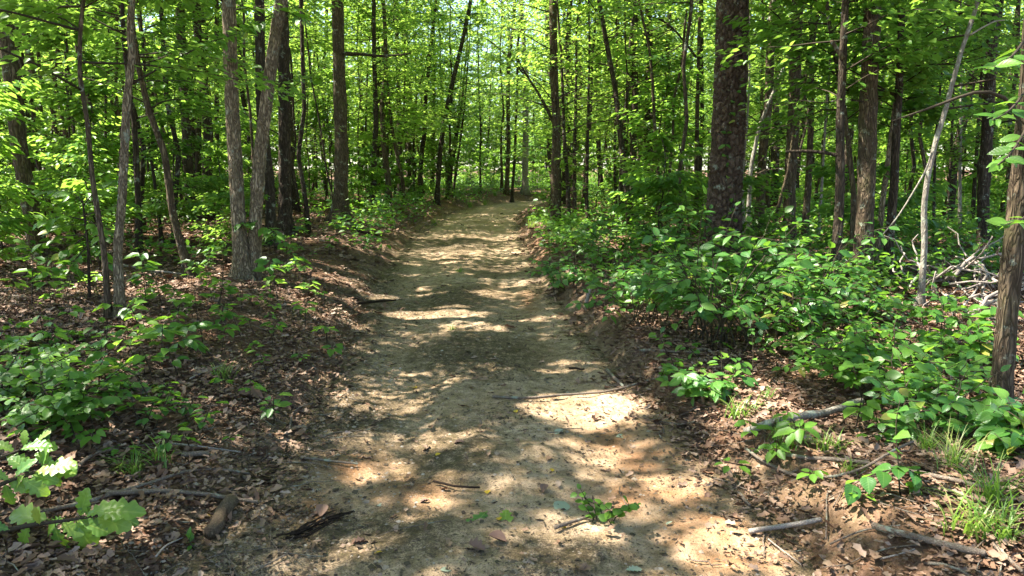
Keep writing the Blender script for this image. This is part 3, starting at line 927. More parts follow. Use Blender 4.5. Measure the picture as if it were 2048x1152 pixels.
# ------------------------------------------------------------------ unseen tall trees added beyond the frame so their crowns shade the track
EXTRA = [(-9.2, 3.0, 'nearest'), (-8.6, 7.2, 'second'), (-6.6, .6, 'closest to the camera'), (-12.0, 10.5, 'farthest'), (-4.6, -2.0, 'rearmost')]
for x, y, nm in EXTRA:
    make_tree([(x, y, Hs(x, y)), (x + .05, y, 3.0), (x, y + .1, 7.0)], .13, 'tall unseen shade tree added just beyond the left picture edge, ' + nm, 'brown', 'hardwood_tree', group='unseen shade trees added beyond the left edge', no_low=True, tall=True)

# ------------------------------------------------------------------ far trees: shared crowns
def crown_variant(seed, height, nb, lp, size):
    rng = np.random.default_rng(seed)
    ax = lambda z: np.c_[np.zeros_like(z), np.zeros_like(z), z]
    tb, pos, dv, nr, sz, ti = sprays(ax, 1.7, height, nb, 1.9, lp, size, rng)
    c = clouds(np.c_[rng.normal(0, 1.1, 9), rng.normal(0, 1.1, 9), rng.uniform(height * .7, height * 1.15, 9)], 70, (.8, .8, .5), size * 1.1, rng)
    pos, dv, nr, sz, ti = [np.concatenate([a, b]) for a, b in zip((pos, dv, nr, sz, ti), c)]
    V, fs = join(tb)
    return leaf_mesh('far_crown', pos, dv, nr, sz, L2, ti, M_CANOPY), mesh_from('far_branches', V, fs, BARK['twig'])
VAR = [crown_variant(100 + i, 8.5 + 1.0 * (i % 3), 50, 78, .12) for i in range(6)]
def far_trunk(seed, h, r):
    rng = np.random.default_rng(seed)
    z = np.linspace(-.15, h, 12)
    P = np.c_[np.cumsum(rng.normal(0, .05, 12)), np.cumsum(rng.normal(0, .05, 12)), z]
    P[:, :2] -= P[0, :2]
    V, Qd, C = tube(P, r * (1 - .75 * np.linspace(0, 1, 12)) * (1 + .5 * np.exp(-(z + .15) / .25)), 7)
    return mesh_from('far_trunk', V, [Qd, C], BARK['dark' if seed % 3 else 'brown'], smooth=True)
FT = [far_trunk(200 + i, 10.5, .055 + .02 * (i % 4)) for i in range(6)]
rng = np.random.default_rng(11)
placed = []
FAR = []
n_far = 0
tries = 0
while n_far < 215 and tries < 20000:
    tries += 1
    y = 13.5 + 38 * rng.random() ** .8
    x = rng.uniform(-1, 1) * (y * .73 + 2)
    if n_far >= 165:
        y = rng.uniform(19, 52); x = rng.uniform(-.2, .18) * y
    l, r = road_edges(y)
    if y < ROAD_END and l - 1.1 < x < r + .9: continue
    if y >= ROAD_END - 6 and abs(x - (r if False else 1.0)) < 0: continue
    if 36 < y < 48 and -10 < x < 8: continue            # opening added past the bend so sun brightens the far end
    if y < 17 and any(abs(1024 + F * x / y - k) < 1.6 * F / y * .8 for k in (680, 1110)): continue
    if any((x - a) ** 2 + (y - b) ** 2 < 1.7 ** 2 for a, b in placed): continue
    placed.append((x, y))
    side = 'left of the track' if x < (l + r) / 2 else 'right of the track'
    band = 'middle distance' if y < 30 else ('far back' if y < 42 else 'deepest')
    lab = {'middle distance': 'slim leafy tree among the mid-distance woods ' + side,
           'far back': 'slim leafy tree far back in the woods ' + side,
           'deepest': 'dim slim tree deepest in the sunlit woods ' + side}[band]
    rt = empty('woodland_tree', (x, y, Hs(x, y)), lab, 'tree', band + ' trees ' + side)
    FAR.append((1024 + F * x / y, y, rt))
    rt.rotation_euler = (rng.normal(0, .05), rng.normal(0, .05), rng.uniform(0, 6.28))
    s = rng.uniform(.8, 1.25)
    rt.scale = (s, s, s * rng.uniform(.9, 1.1))
    i = int(rng.integers(0, 6))
    link('trunk', FT[int(rng.integers(0, 6))], rt)
    link('crown', VAR[i][0], rt)
    link('branches', VAR[i][1], rt)['kind'] = 'stuff'
    n_far += 1

LAND = [(-9999, 'left picture edge'), (60, 'thick leftmost trunk'), (240, 'furrowed sinuous trunk'), (370, 'dark stout trunk'), (495, 'double-stemmed tree'), (571, 'dark leafy-sided trunk'), (680, 'flared mossy trunk'), (774, 'clean brown pole trunk'),
        (880, 'leaning tree at the bend'), (1015, 'brown trunk at the track end'), (1110, 'limbed track-edge trunk'), (1200, 'thin bent trunk'), (1318, 'gently curved pole tree'), (1455, 'plated pine'), (1585, 'stout brown trunk'), (1680, 'slim grey-dark trunk'), (1740, 'thick clustered trunk'), (1860, 'pale crooked trunk'), (1970, 'dark trunk behind the brush pile')]
def ordinal(k):
    one = ['first', 'second', 'third', 'fourth', 'fifth', 'sixth', 'seventh', 'eighth', 'ninth', 'tenth', 'eleventh', 'twelfth', 'thirteenth', 'fourteenth', 'fifteenth', 'sixteenth', 'seventeenth', 'eighteenth', 'nineteenth']
    if k < 19: return one[k]
    t, u = divmod(k + 1, 10)
    return (['twentieth', 'thirtieth', 'fortieth', 'fiftieth', 'sixtieth'][t - 2]) if u == 0 else ['twenty', 'thirty', 'forty', 'fifty', 'sixty'][t - 2] + '-' + one[u - 1]
ORD = ['first', 'second', 'third', 'fourth', 'fifth', 'sixth', 'seventh', 'eighth', 'ninth', 'tenth', 'eleventh', 'twelfth', 'thirteenth', 'fourteenth', 'fifteenth', 'sixteenth', 'seventeenth', 'eighteenth', 'nineteenth', 'twentieth']
cnt = {}
for px, y, rt in sorted(FAR, key=lambda a: a[0]):
    lm = [nm for p, nm in LAND if p <= px][-1]
    k = cnt.get(lm, 0); cnt[lm] = k + 1
    rt['label'] = '%s slim background tree counting rightward from the %s' % (ordinal(k), lm)
    rt['group'] = 'slim background trees deep in the woods'

# bare thin poles with leaves only high up
def pole_variant(seed):
    rng = np.random.default_rng(seed)
    z = np.linspace(-.15, 10, 16)
    P = np.c_[np.cumsum(rng.normal(0, .055, 16)), np.cumsum(rng.normal(0, .055, 16)), z]
    P[:, :2] -= P[0, :2]
    V, Qd, C = tube(P, (.022 + .007 * (seed % 3)) * (1 - .6 * np.linspace(0, 1, 16)) * (1 + .5 * np.exp(-(z + .15) / .15)), 7)
    ax = lambda q: np.c_[np.interp(q, z, P[:, 0]), np.interp(q, z, P[:, 1]), q]
    tb, pos, dv, nr, sz, ti = sprays(ax, 3.2, 10, 20, 1.3, 60, .11, rng)
    bV, fs = join(tb)
    return mesh_from('pole_trunk', V, [Qd, C], BARK['dark' if seed % 2 else 'brown'], smooth=True), mesh_from('pole_branches', bV, fs, BARK['twig']), leaf_mesh('pole_crown', pos, dv, nr, sz, L2, ti, M_UNDER)
PV = [pole_variant(170 + i) for i in range(5)]
rng = np.random.default_rng(16)
POLE = []
tries = 0
while len(POLE) < 64 and tries < 6000:
    tries += 1
    y = rng.uniform(11, 27)
    x = rng.uniform(-1, 1) * y * .69
    l, r = road_edges(y)
    if l - 1.5 < x < r + 1.2: continue
    if any((x - a) ** 2 + (y - b) ** 2 < .8 for a, b, _ in POLE): continue
    o = empty('pole_tree', (x, y, Hs(x, y)), 'pole', 'tree', 'thin bare pole trees in the woods')
    s_ = rng.uniform(.85, 1.2)
    o.scale = (s_, s_, s_); o.rotation_euler = (rng.normal(0, .05), rng.normal(0, .07), rng.uniform(0, 6.28))
    v = PV[int(rng.integers(0, 5))]
    link('trunk', v[0], o); link('branches', v[1], o)['kind'] = 'stuff'; link('crown', v[2], o)
    POLE.append((x, y, o))
cnt = {}
for x, y, o in sorted(POLE, key=lambda a: a[0] / a[1]):
    px = 1024 + F * x / y
    lm = [nm for p, nm in LAND if p <= px][-1]
    k = cnt.get(lm, 0); cnt[lm] = k + 1
    o['label'] = '%s thin bare pole tree counting rightward from the %s' % (ordinal(k), lm)

# leafy young saplings of the shrub layer, shared shapes
def sapling_variant(seed, h):
    rng = np.random.default_rng(seed)
    P = np.c_[np.cumsum(rng.normal(0, .03, 8)), np.cumsum(rng.normal(0, .03, 8)), np.linspace(-.1, h, 8)]
    P[:, :2] -= P[0, :2]
    ax = lambda z: np.c_[np.interp(z, P[:, 2], P[:, 0]), np.interp(z, P[:, 2], P[:, 1]), z]
    tb, pos, dv, nr, sz, ti = sprays(ax, .25, h, int(13 * h), .85, 46, .115, rng)
    V, fs = join(tb)
    V2, Q2, C2 = tube(P, np.linspace(.016, .006, 8), 6)
    return mesh_from('sapling_trunk', V2, [Q2, C2], BARK['dark'], smooth=True), mesh_from('sapling_branches', V, fs, BARK['twig']), leaf_mesh('sapling_crown', pos, dv, nr, sz, L4, ti, M_UNDER)
SV = [sapling_variant(140 + i, (1.5, 2.2, 3.0, 1.8)[i]) for i in range(4)]
rng = np.random.default_rng(15)
SAP = []
tries = 0
while len(SAP) < 84 and tries < 9000:
    tries += 1
    y = 8.5 + 34 * rng.random() ** 1.25
    x = rng.uniform(-1, 1) * (y * .71 + 1)
    l, r = road_edges(y)
    if y < ROAD_END + 1 and l - (1.3 if y > 12 else 2.2) < x < r + (1.0 if y > 11 else 1.6): continue
    if y < 13 and (x < -2 and x > -4.2): continue
    if y < 19 and any(abs(1024 + F * x / y - k) < .85 * F / y for k in (680, 1110, 575)): continue
    if 36 < y < 48 and -10 < x < 8: continue
    if any((x - a) ** 2 + (y - b) ** 2 < 1.0 for a, b, _ in SAP): continue
    o = empty('sapling', (x, y, Hs(x, y)), 'sapling', 'sapling', 'leafy saplings of the shrub layer')
    s_ = rng.uniform(.75, 1.3)
    o.scale = (s_, s_, s_); o.rotation_euler = (rng.normal(0, .06), rng.normal(0, .06), rng.uniform(0, 6.28))
    v = SV[int(rng.integers(0, 4))]
    link('trunk', v[0], o); link('branches', v[1], o)['kind'] = 'stuff'; link('crown', v[2], o)
    SAP.append((x, y, o))
for x, y in [(-1.5, 38.6), (-.2, 39.4), (1.0, 38.4), (2.2, 39.0), (3.4, 39.6), (4.4, 40.2), (.4, 40.6), (2.8, 41.2), (-2.6, 39.8), (-3.4, 38.4), (5.6, 41.0), (-.9, 37.4), (-4.5, 39.4), (1.7, 40.4), (-2.0, 37.0), (-5.6, 38.2)] + [(-5.2, 9.0), (-4.6, 8.2), (-5.9, 8.0), (-6.6, 9.6), (-4.9, 10.6), (-3.6, 9.6), (-6.2, 11.2), (-4.6, 11.8), (-5.3, 7.2), (-7.4, 10.4)]:
    o = empty('sapling', (x, y, Hs(x, y)), 'sapling', 'sapling', 'leafy saplings of the shrub layer')
    s_ = rng.uniform(.6, 1.0)
    o.scale = (s_, s_, s_); o.rotation_euler = (rng.normal(0, .08), rng.normal(0, .08), rng.uniform(0, 6.28))
    v = SV[int(rng.integers(0, 4))]
    link('trunk', v[0], o); link('branches', v[1], o)['kind'] = 'stuff'; link('crown', v[2], o)
    SAP.append((x, y, o))
cnt = {}
for x, y, o in sorted(SAP, key=lambda a: a[0] / a[1]):
    px = 1024 + F * x / y
    lm = [nm for p, nm in LAND if p <= px][-1]
    k = cnt.get(lm, 0); cnt[lm] = k + 1
    o['label'] = '%s low leafy sapling counting rightward from the %s' % (ordinal(k), lm)

# far wood that reads as one mass
rng = np.random.default_rng(12)
n = 170000
cl = 1700
cth = rng.uniform(-.80, .80, cl); cr = rng.uniform(50, 78, cl); cz = rng.uniform(.3, 1, cl) * (2.5 + (cr - 50) * .66)
ci = rng.integers(0, cl, n)
pos = np.c_[np.sin(cth) * cr, np.cos(cth) * cr, cz][ci] + rng.normal(0, 1, (n, 3)) * np.array([1.5, 1.5, .9])
pos[:, 2] = np.maximum(pos[:, 2], .5)
hole = (pos[:, 2] > 8 + 3 * fbm(pos[:, :2] / 3.0, 88, 2)) & (np.abs(pos[:, 0] / pos[:, 1] + .02) < .11) & (rng.random(n) < .72)
pos = pos[~hole]; ci = ci[~hole]; n = len(pos)
nor = np.c_[rng.normal(0, .6, n), rng.normal(0, .6, n), np.ones(n)]
dv = rng.normal(0, 1, (n, 3)); dv[:, 2] *= .3
fw = link('distant_woods', leaf_mesh('distant_woods', pos, dv, nor, .38 * rng.uniform(.7, 1.3, n), L2, np.clip(.4 * rng.random(cl)[ci] + .6 * rng.random(n), 0, 1), M_CANOPY))
tag(fw, 'distant sunlit green foliage closing the view behind the trees', 'woods', kind='stuff')

# ------------------------------------------------------------------ individual-leaf plants
def leaf_geo(name, prof, mat, arch=.18, fold=.10, stations=None, jag=None):
    """prof: list of (t, halfwidth). leaf of length 1 along x"""
    V, Q = [], []
    for i, (t, w) in enumerate(prof):
        z = -arch * t * t
        for s in (-1, -.5, 0, .5, 1):
            f = fold * abs(s) * w * 2 - .05 * (abs(s) == 1) * w
            V.append((t, s * w, z + f + (.012 if abs(s) == .5 else 0)))
    k = 5
    for i in range(len(prof) - 1):
        for j in range(4):
            a = i * k + j
            Q.append((a, a + k, a + k + 1, a + 1))
    return mesh_from(name, V, np.array(Q), mat, smooth=True)
OVATE = [(0, .01), (.06, .015), (.16, .13), (.32, .235), (.5, .26), (.7, .2), (.88, .09), (1, .004)]
HEART = [(0, .012), (.04, .20), (.14, .33), (.32, .39), (.52, .36), (.72, .25), (.9, .1), (1, .004)]
SLIM = [(0, .01), (.1, .05), (.3, .13), (.55, .15), (.8, .09), (1, .003)]
OAK = [(0, .012), (.08, .02), (.13, .07), (.18, .14), (.23, .12), (.27, .10), (.32, .19), (.37, .24), (.42, .19), (.46, .15), (.52, .25), (.58, .31), (.64, .24), (.69, .18), (.75, .24), (.81, .25), (.87, .15), (.91, .13), (.96, .11), (1, .01)]
ROUND = [(0, .01), (.08, .10), (.22, .27), (.42, .36), (.62, .34), (.82, .22), (.95, .09), (1, .01)]
LG = {
    'shrub': [leaf_geo('shrub_leaf', OVATE, V_SHRUB, a, f) for a, f in ((.10, .12), (.24, .16), (.34, .05))],
    'bush': [leaf_geo('bush_leaf', ROUND, M_BUSH, a, f) for a, f in ((.08, .1), (.2, .14))],
    'under': [leaf_geo('sapling_leaf', OVATE, V_UNDER, a, f) for a, f in ((.10, .1), (.26, .14))],
    'heart': [leaf_geo('heart_leaf', HEART, V_SHRUB, a, f) for a, f in ((.22, .14), (.35, .08))],
    'oak': [leaf_geo('oak_leaf', OAK, V_OAK, a, f) for a, f in ((.14, .14), (.3, .05), (.45, .2))],
    'slim': [leaf_geo('slim_leaf', SLIM, M_UNDER, a, f) for a, f in ((.15, .1), (.3, .1))],
    'yellow': [leaf_geo('yellow_leaf', ROUND, M_YELLOW, .1, .15)],
    'pale': [leaf_geo('pale_leaf', ROUND, M_PALE, .12, .1), leaf_geo('pale_oak_leaf', OAK, M_PALE, .12, .1)],
    'brown': [leaf_geo('brown_leaf', OAK, M_BROWNLEAF, .3, .5), leaf_geo('brown_leaf', ROUND, M_BROWNLEAF, -.3, .5)],
}
def put_leaf(root, base, kind, pos, dirv, nor, size, rng, name='leaf'):
    X = Vector(dirv).normalized()
    Yv = Vector(nor).cross(X)
    if Yv.length < 1e-4: Yv = Vector((0, 1, 0)).cross(X)
    Yv.normalize(); Z = X.cross(Yv)
    ms = LG[kind]
    o = bpy.data.objects.new(name, ms[int(rng.integers(0, len(ms)))])
    COL.objects.link(o)
    if root is not None: o.parent = root
    wv = rng.uniform(.85, 1.15)
    M3 = Matrix(((X.x * size, Yv.x * size * wv, Z.x * size), (X.y * size, Yv.y * size * wv, Z.y * size), (X.z * size, Yv.z * size * wv, Z.z * size)))
    M4 = M3.to_4x4(); M4.translation = Vector(pos) - Vector(base)
    o.matrix_local = M4
    return o

def twig_leaves(P, n, rng, size, t0=.2, pair=False, flat=.35, ang=(45, 75), toward=None):
    """leaves set alternately along the twig polyline P"""
    P = np.asarray(P)
    s = np.r_[0, np.cumsum(np.linalg.norm(np.diff(P, axis=0), axis=1))]
    out = []
    for i in range(n):
        t = t0 + (1 - t0) * (i + .6) / n
        q = np.array([np.interp(t * s[-1], s, P[:, k]) for k in range(3)])
        q2 = np.array([np.interp(min(1, t + .08) * s[-1], s, P[:, k]) for k in range(3)])
        q1 = np.array([np.interp(max(0, t - .08) * s[-1], s, P[:, k]) for k in range(3)])
        T = (q2 - q1) / (np.linalg.norm(q2 - q1) + 1e-9)
        Sd = np.cross(T, [0, 0, 1.0]); Sd /= np.linalg.norm(Sd) + 1e-6
        a = math.radians(rng.uniform(*ang))
        for sg in ((1, -1) if pair else ((1,) if i % 2 else (-1,))):
            d = T * math.cos(a) + Sd * sg * math.sin(a)
            if i == n - 1: d = T + Sd * sg * rng.uniform(0, .5)
            d = d + np.array([0, 0, rng.normal(-.15, .2)])
            nn = np.array([rng.normal(0, flat), rng.normal(0, flat), 1.0])
            if toward is not None: nn = nn + np.asarray(toward)
            out.append((q, d, nn, size * rng.uniform(.65, 1.15) * (1 - .25 * (t > .9))))
    return out

def make_shrub(base, label, height, radius, stems, per_twig, size, kind='shrub', name='shrub', seed=0, group=None, twigs=3, cat='shrub', individual=True, toward=(0, -.35, 0), mat=None):
    rng = np.random.default_rng(seed)
    base = np.asarray(base, float)
    root = empty(name, base, label, cat, group)
    tubes, L = [], []
    for i in range(stems):
        az = rng.uniform(0, 2 * np.pi)
        rr = radius * math.sqrt(rng.uniform(.05, 1))
        hgt = height * rng.uniform(.45, 1.0) * (1 - .35 * (rr / radius) ** 2)
        t = np.linspace(0, 1, 7)[:, None]
        tip = np.array([math.cos(az) * rr, math.sin(az) * rr, hgt])
        st = np.array([rng.normal(0, .2 * radius), rng.normal(0, .2 * radius), -.06])
        P = st + (tip - st) * np.c_[t ** 1.2, t ** 1.2, t ** .8] + rng.normal(0, .018, (7, 3)) * t
        tubes.append(tube(P, np.linspace(.0025 + .0035 * height, .0014, 7), 5))
        L += twig_leaves(P, per_twig, rng, size, .35, toward=toward)
        for k in range(twigs):
            tt = rng.uniform(.35, .9)
            q = P[int(tt * 6)]
            a2 = az + rng.normal(0, 1.3)
            ln = rng.uniform(.35, .7) * radius
            tw = q + np.array([math.cos(a2), math.sin(a2), rng.uniform(-.1, .5)]) * ln * np.linspace(0, 1, 5)[:, None]
            tw[:, 2] -= .12 * ln * np.linspace(0, 1, 5) ** 2
            tubes.append(tube(tw, np.linspace(.004, .0015, 5), 4))
            L += twig_leaves(tw, per_twig, rng, size, .15, toward=toward)
    V, fs = join(tubes)
    link('stems', mesh_from('stems', V, fs, BARK['twig']), root)['kind'] = 'stuff'
    L = [l for l in L if l[0][2] + base[2] > (Hs(l[0][0] + base[0], l[0][1] + base[1])) + .02]
    if individual:
        if len(L) > 300:
            idx = sorted(range(len(L)), key=lambda i: L[i][0][1])
            rest = [L[i] for i in idx[300:]]; L = [L[i] for i in idx[:300]]
        else: rest = []
        for q, d, nn, sz in L:
            put_leaf(root, (0, 0, 0), kind, q, d, nn, sz, rng)
    else: rest = L
    if rest:
        a = [np.array([r_[k] for r_ in rest]) for k in range(4)]
        o = link('foliage', leaf_mesh('foliage', a[0], a[1], a[2], a[3], L4, rng.random(len(rest)), mat or M_SHRUB), root)
        o['kind'] = 'stuff'
    return root

SH = [
 # px, py, label, height, radius, stems, per twig, leaf size, kind
 (1450, 690, 'big glossy green shrub in front of the plated pine foot', 1.3, .75, 23, 6, .105, 'shrub'),
 (1300, 645, 'dark green shrub overhanging the track edge left of the pine', .9, .6, 14, 6, .105, 'shrub'),
 (1610, 690, 'dense green shrub just right of the plated pine', 1.15, .62, 18, 6, .10, 'shrub'),
 (1130, 575, 'small shrub at the track edge nearest the broken stub', .5, .42, 9, 6, .11, 'shrub'),
 (1215, 535, 'leafy shrub behind the small track-edge shrub', 1.0, .65, 13, 6, .115, 'under'),
 (1350, 545, 'tall shrub with drooping leaf pairs left behind the pine', 1.35, .65, 14, 7, .125, 'under'),
 (1720, 660, 'low dark shrub under the slim grey-dark trunk', .42, .6, 11, 6, .11, 'shrub'),
 (1405, 785, 'low shrub with pale shining leaves in the sunlit patch', .26, .26, 7, 5, .095, 'shrub'),
 (1660, 745, 'sunlit shrub with arching leafy wands above the fallen limb', .48, .45, 11, 6, .085, 'under'),
 (1800, 800, 'spreading shrub right of the fallen lichen limb', .5, .5, 13, 6, .085, 'bush'),
 (1880, 870, 'lush shrub growing left of the rightmost trunk foot', .5, .4, 13, 6, .085, 'shrub'),
 (1900, 720, 'shrub between brush pile and rightmost trunk', .5, .5, 9, 6, .11, 'under'),
 (2040, 900, 'broad-leaved plant at the picture edge under the rightmost trunk', .35, .25, 7, 5, .11, 'heart'),
 (1560, 620, 'pale green shrub between pine and stout brown trunk', .95, .65, 14, 6, .115, 'bush'),
 (110, 850, 'dense small-leaved bright bush on the left bank', .42, .36, 15, 8, .06, 'bush'),
 (30, 800, 'small-leaved bush behind the bright bush at the left edge', .4, .36, 12, 7, .065, 'bush'),
]
for i, (px, py, lab, h, rad, st, pt, sz, kd) in enumerate(SH):
    make_shrub(ground_px(px, py), lab, h, rad, st, pt, sz, kd, 'shrub', 300 + i)

# heart-leaved vine near the lower right
rng = np.random.default_rng(21)
def spray_plant(label, pts_px, n, size, kind, name='seedling', lift=.1, pair=False, group=None, cat='plant', seed=1, r=.004, toward=(0, -.5, 0), mat='twig', Y=None, depthstep=0):
    rng = np.random.default_rng(seed)
    b = ground_px(*pts_px[0])
    P = [b]
    for k, (x, y) in enumerate(pts_px[1:]):
        q = plane_px(x, y, b[1] + depthstep * (k + 1))
        P.append(q)
    P = resample(np.array(P), 10, 1)
    root = empty(name, b, label, cat, group)
    V, Qd, C = tube(P - b, np.linspace(r, r * .4, 10), 5)
    link('stem', mesh_from('stem', V, [Qd, C], BARK[mat]), root)
    for q, d, nn, sz in twig_leaves(P - b, n, rng, size, .25, pair, toward=toward):
        put_leaf(root, (0, 0, 0), kind, q, d, nn, sz, rng)
    return root
spray_plant('creeping vine with big glossy heart leaves on the litter', [(1870, 985), (1820, 935), (1770, 940), (1715, 960), (1690, 985)], 10, .08, 'heart', 'vine', seed=31)
spray_plant('drooping heart-leaved sprig right of the big-leaved vine', [(1835, 985), (1840, 930), (1830, 950), (1825, 1005)], 7, .075, 'heart', 'vine', seed=32)
spray_plant('heart-leaved stem rising above the crossed dead limbs', [(1800, 990), (1795, 900), (1790, 850), (1800, 800)], 9, .075, 'heart', 'vine', seed=33)
make_shrub(ground_px(1215, 1046), 'small feathery seedling growing from the bare track', .22, .16, 6, 8, .05, 'bush', 'seedling', 334, twigs=0, cat='plant', toward=(0, -.5, 0))
spray_plant('leafy row of low saplings trailing under the furrowed trunk', [(250, 690), (300, 660), (350, 655), (400, 650)], 8, .15, 'under', 'seedling', seed=36, pair=True)
spray_plant('low sapling with broad leaves right of the furrowed trunk', [(330, 710), (345, 690), (375, 675), (400, 690)], 5, .14, 'under', 'seedling', seed=37, pair=True)
spray_plant('broad-leaved sapling lying toward the left edge', [(110, 705), (85, 680), (50, 675), (20, 690)], 4, .19, 'under', 'seedling', seed=38, pair=True)
spray_plant('wilting sapling with pale hanging leaves in the sun', [(300, 800), (270, 745), (220, 730), (180, 735), (160, 750)], 6, .15, 'oak', 'seedling', seed=39, pair=True)
spray_plant('sprig of dark hanging leaves beside the wilting sapling', [(360, 800), (330, 765), (280, 775), (240, 780)], 5, .13, 'under', 'seedling', seed=40, pair=True)
spray_plant('yellow-green sprig beside the stick end on the right bank', [(1320, 765), (1325, 745), (1332, 735)], 3, .07, 'bush', 'seedling', seed=41, pair=True)
spray_plant('small seedling by the broken log on the left', [(390, 1100), (380, 1085), (378, 1075)], 3, .045, 'under', 'seedling', seed=42, pair=True)
spray_plant('tall thin weed in front of the pine shrub', [(1505, 770), (1507, 700), (1503, 660), (1500, 625)], 4, .06, 'shrub', 'seedling', seed=43)
spray_plant('fern-like seedling in the sunlit litter by the fallen limb', [(1680, 850), (1700, 825), (1740, 830), (1770, 845)], 8, .06, 'slim', 'fern', seed=44, pair=True, cat='fern')
spray_plant('light green fern frond under the lush shrub', [(1830, 860), (1850, 815), (1885, 795)], 8, .06, 'slim', 'fern', seed=45, pair=True, cat='fern')

# dogwood sapling with the big leaf cluster on the left
g = ground_px(179, 600)
root = empty('sapling', g, 'leafy sapling spreading broad leaves before the leftmost trunks', 'sapling')
P = resample(np.array([g] + [plane_px(x, y, g[1]) for x, y in [(178, 560), (177, 500), (170, 440), (165, 400)]]), 12)
V, Qd, C = tube(P - g, np.linspace(.016, .007, 12), 8)
link('trunk', mesh_from('trunk', V, [Qd, C], BARK['dark']), root)
rng = np.random.default_rng(50)
for st, pts in (((175, 470), [(130, 470), (80, 490), (30, 500)]), ((175, 470), [(140, 495), (110, 520), (85, 525)]), ((172, 440), [(120, 430), (95, 440), (70, 450)]),
                ((170, 430), [(210, 420), (235, 410), (255, 405)]), ((176, 480), [(200, 500), (215, 520), (220, 530)]), ((168, 410), [(150, 385), (110, 380), (75, 385)]),
                ((168, 410), [(190, 380), (215, 365), (240, 360)]), ((176, 490), [(150, 520), (140, 530), (130, 540)]), ((172, 450), [(140, 450), (110, 455), (95, 470)]), ((172, 440), [(195, 450), (205, 470), (215, 480)])):
    dy = rng.uniform(-.35, .25)
    Pq = np.array([plane_px(*st, g[1])] + [plane_px(x, y, g[1] + dy * (i + 1) / 3) for i, (x, y) in enumerate(pts)])
    Pq = resample(Pq, 8, 1)
    V, Qd, C = tube(Pq - g, np.linspace(.006, .002, 8), 5)
    br = link('branch', mesh_from('branch', V, [Qd, C], BARK['twig']), root)
    for q, d, nn, sz in twig_leaves(Pq - g, 5, rng, .135, .2, True, toward=(0, -.55, 0)):
        put_leaf(br, (0, 0, 0), 'under', q, d, nn, sz, rng)

# drooping spray of large dark leaves at the upper right, on the rightmost tree
rng = np.random.default_rng(51)
base = RT[2]
for pts, dy in (([(2060, 60), (2030, 110), (2000, 130), (1970, 140)], -.8), ([(2060, 160), (2040, 200), (2010, 230), (1985, 240)], -.7), ([(2062, 240), (2040, 280), (2020, 310), (1995, 330)], -.6), ([(2062, 420), (2045, 440), (2025, 445), (2010, 450)], -.5)):
    Yb = base[1]
    Pq = resample(np.array([plane_px(x, y, Yb + dy * i / 3) for i, (x, y) in enumerate(pts)]), 8, 1)
    V, Qd, C = tube(Pq - base, np.linspace(.008, .003, 8), 5)
    br = link('branch', mesh_from('branch', V, [Qd, C], BARK['twig']), RT[0])
    for q, d, nn, sz in twig_leaves(Pq - base, 6, rng, .095, .2, True, toward=(0, -.3, 0)):
        put_leaf(br, (0, 0, 0), 'under', q, d, nn, sz, rng)
# low branch with broad leaves at the head of the double-stemmed tree
base = A[2]
for pts, dy in (([(560, 30), (530, 40), (500, 52), (485, 62)], -.5), ([(470, 10), (500, 15), (530, 20), (560, 5)], -.6), ([(520, 440), (500, 445), (480, 450)], -.3), ([(525, 450), (545, 460), (555, 470)], -.3), ([(565, 20), (590, 30), (610, 45)], -.5)):
    Yb = base[1] + .1
    Pq = resample(np.array([plane_px(x, y, Yb + dy * i / 3) for i, (x, y) in enumerate(pts)]), 8, 1)
    V, Qd, C = tube(Pq - base, np.linspace(.006, .002, 8), 5)
    br = link('branch', mesh_from('branch', V, [Qd, C], BARK['twig']), A[0])
    for q, d, nn, sz in twig_leaves(Pq - base, 5, rng, .15, .15, True, toward=(0, -.3, 0)):
        put_leaf(br, (0, 0, 0), 'under', q, d, nn, sz, rng)
# virginia-creeper-like leaves climbing the pine: they belong to a vine of their own
base = PINE[2]
vine = empty('climbing_vine', base, 'leafy vine climbing the front of the plated pine', 'vine')
rng = np.random.default_rng(52)
zz = np.linspace(.1, 2.4, 14)
axp = PINE[1](zz + base[2]); P = axp + np.c_[.08 * np.sin(zz * 3), np.full(14, -PINE[3] * .92), np.zeros(14)]
V, Qd, C = tube(P - base, np.linspace(.008, .003, 14), 5)
link('stem', mesh_from('stem', V, [Qd, C], BARK['twig']), vine)
for q, d, nn, sz in twig_leaves(P - base, 16, rng, .12, .1, True, flat=.5, ang=(60, 110), toward=(0, -1.0, .1)):
    d = d + np.array([rng.normal(0, .5), -.6, rng.normal(-.1, .3)])
    put_leaf(vine, (0, 0, 0), 'under', q, d, nn, sz * .95, rng)

# fallen oak branch lower left
def fallen_branch(label, pts, spec, seed, r=.011):
    rng = np.random.default_rng(seed)
    b = ground_px(*pts[0][:2])
    P = np.array([ground_px(x, y, l) for x, y, l in pts])
    P = resample(P, 12, 1)
    root = empty('fallen_branch', b, label, 'branch')
    V, Qd, C = tube(P - b, np.linspace(r, r * .4, 12), 7)
    link('stem', mesh_from('stem', V, [Qd, C], BARK['twig']), root)
    for (x0, y0, x1, y1, lift, tilt, size) in spec:
        p = ground_px(x0, y0, lift); q = plane_px(x1, y1, p[1] - .02)
        d = q - p
        L = np.linalg.norm(d)
        nn = np.array([rng.normal(0, .2), -tilt, 1.0])
        put_leaf(root, (0, 0, 0), 'oak', p - b, d, nn, max(L, .1) * size * .74, rng)
        k = int(np.argmin(np.linalg.norm(P - p, axis=1)))
        sV, sQ, sC = tube(resample(np.array([P[k], (P[k] + p) / 2 + [0, 0, .01], p + d * .05]), 5, 0) - b, .0018, 4)
        link('leaf_stalk', mesh_from('leaf_stalk', sV, [sQ, sC], BARK['twig']), root)
    return root
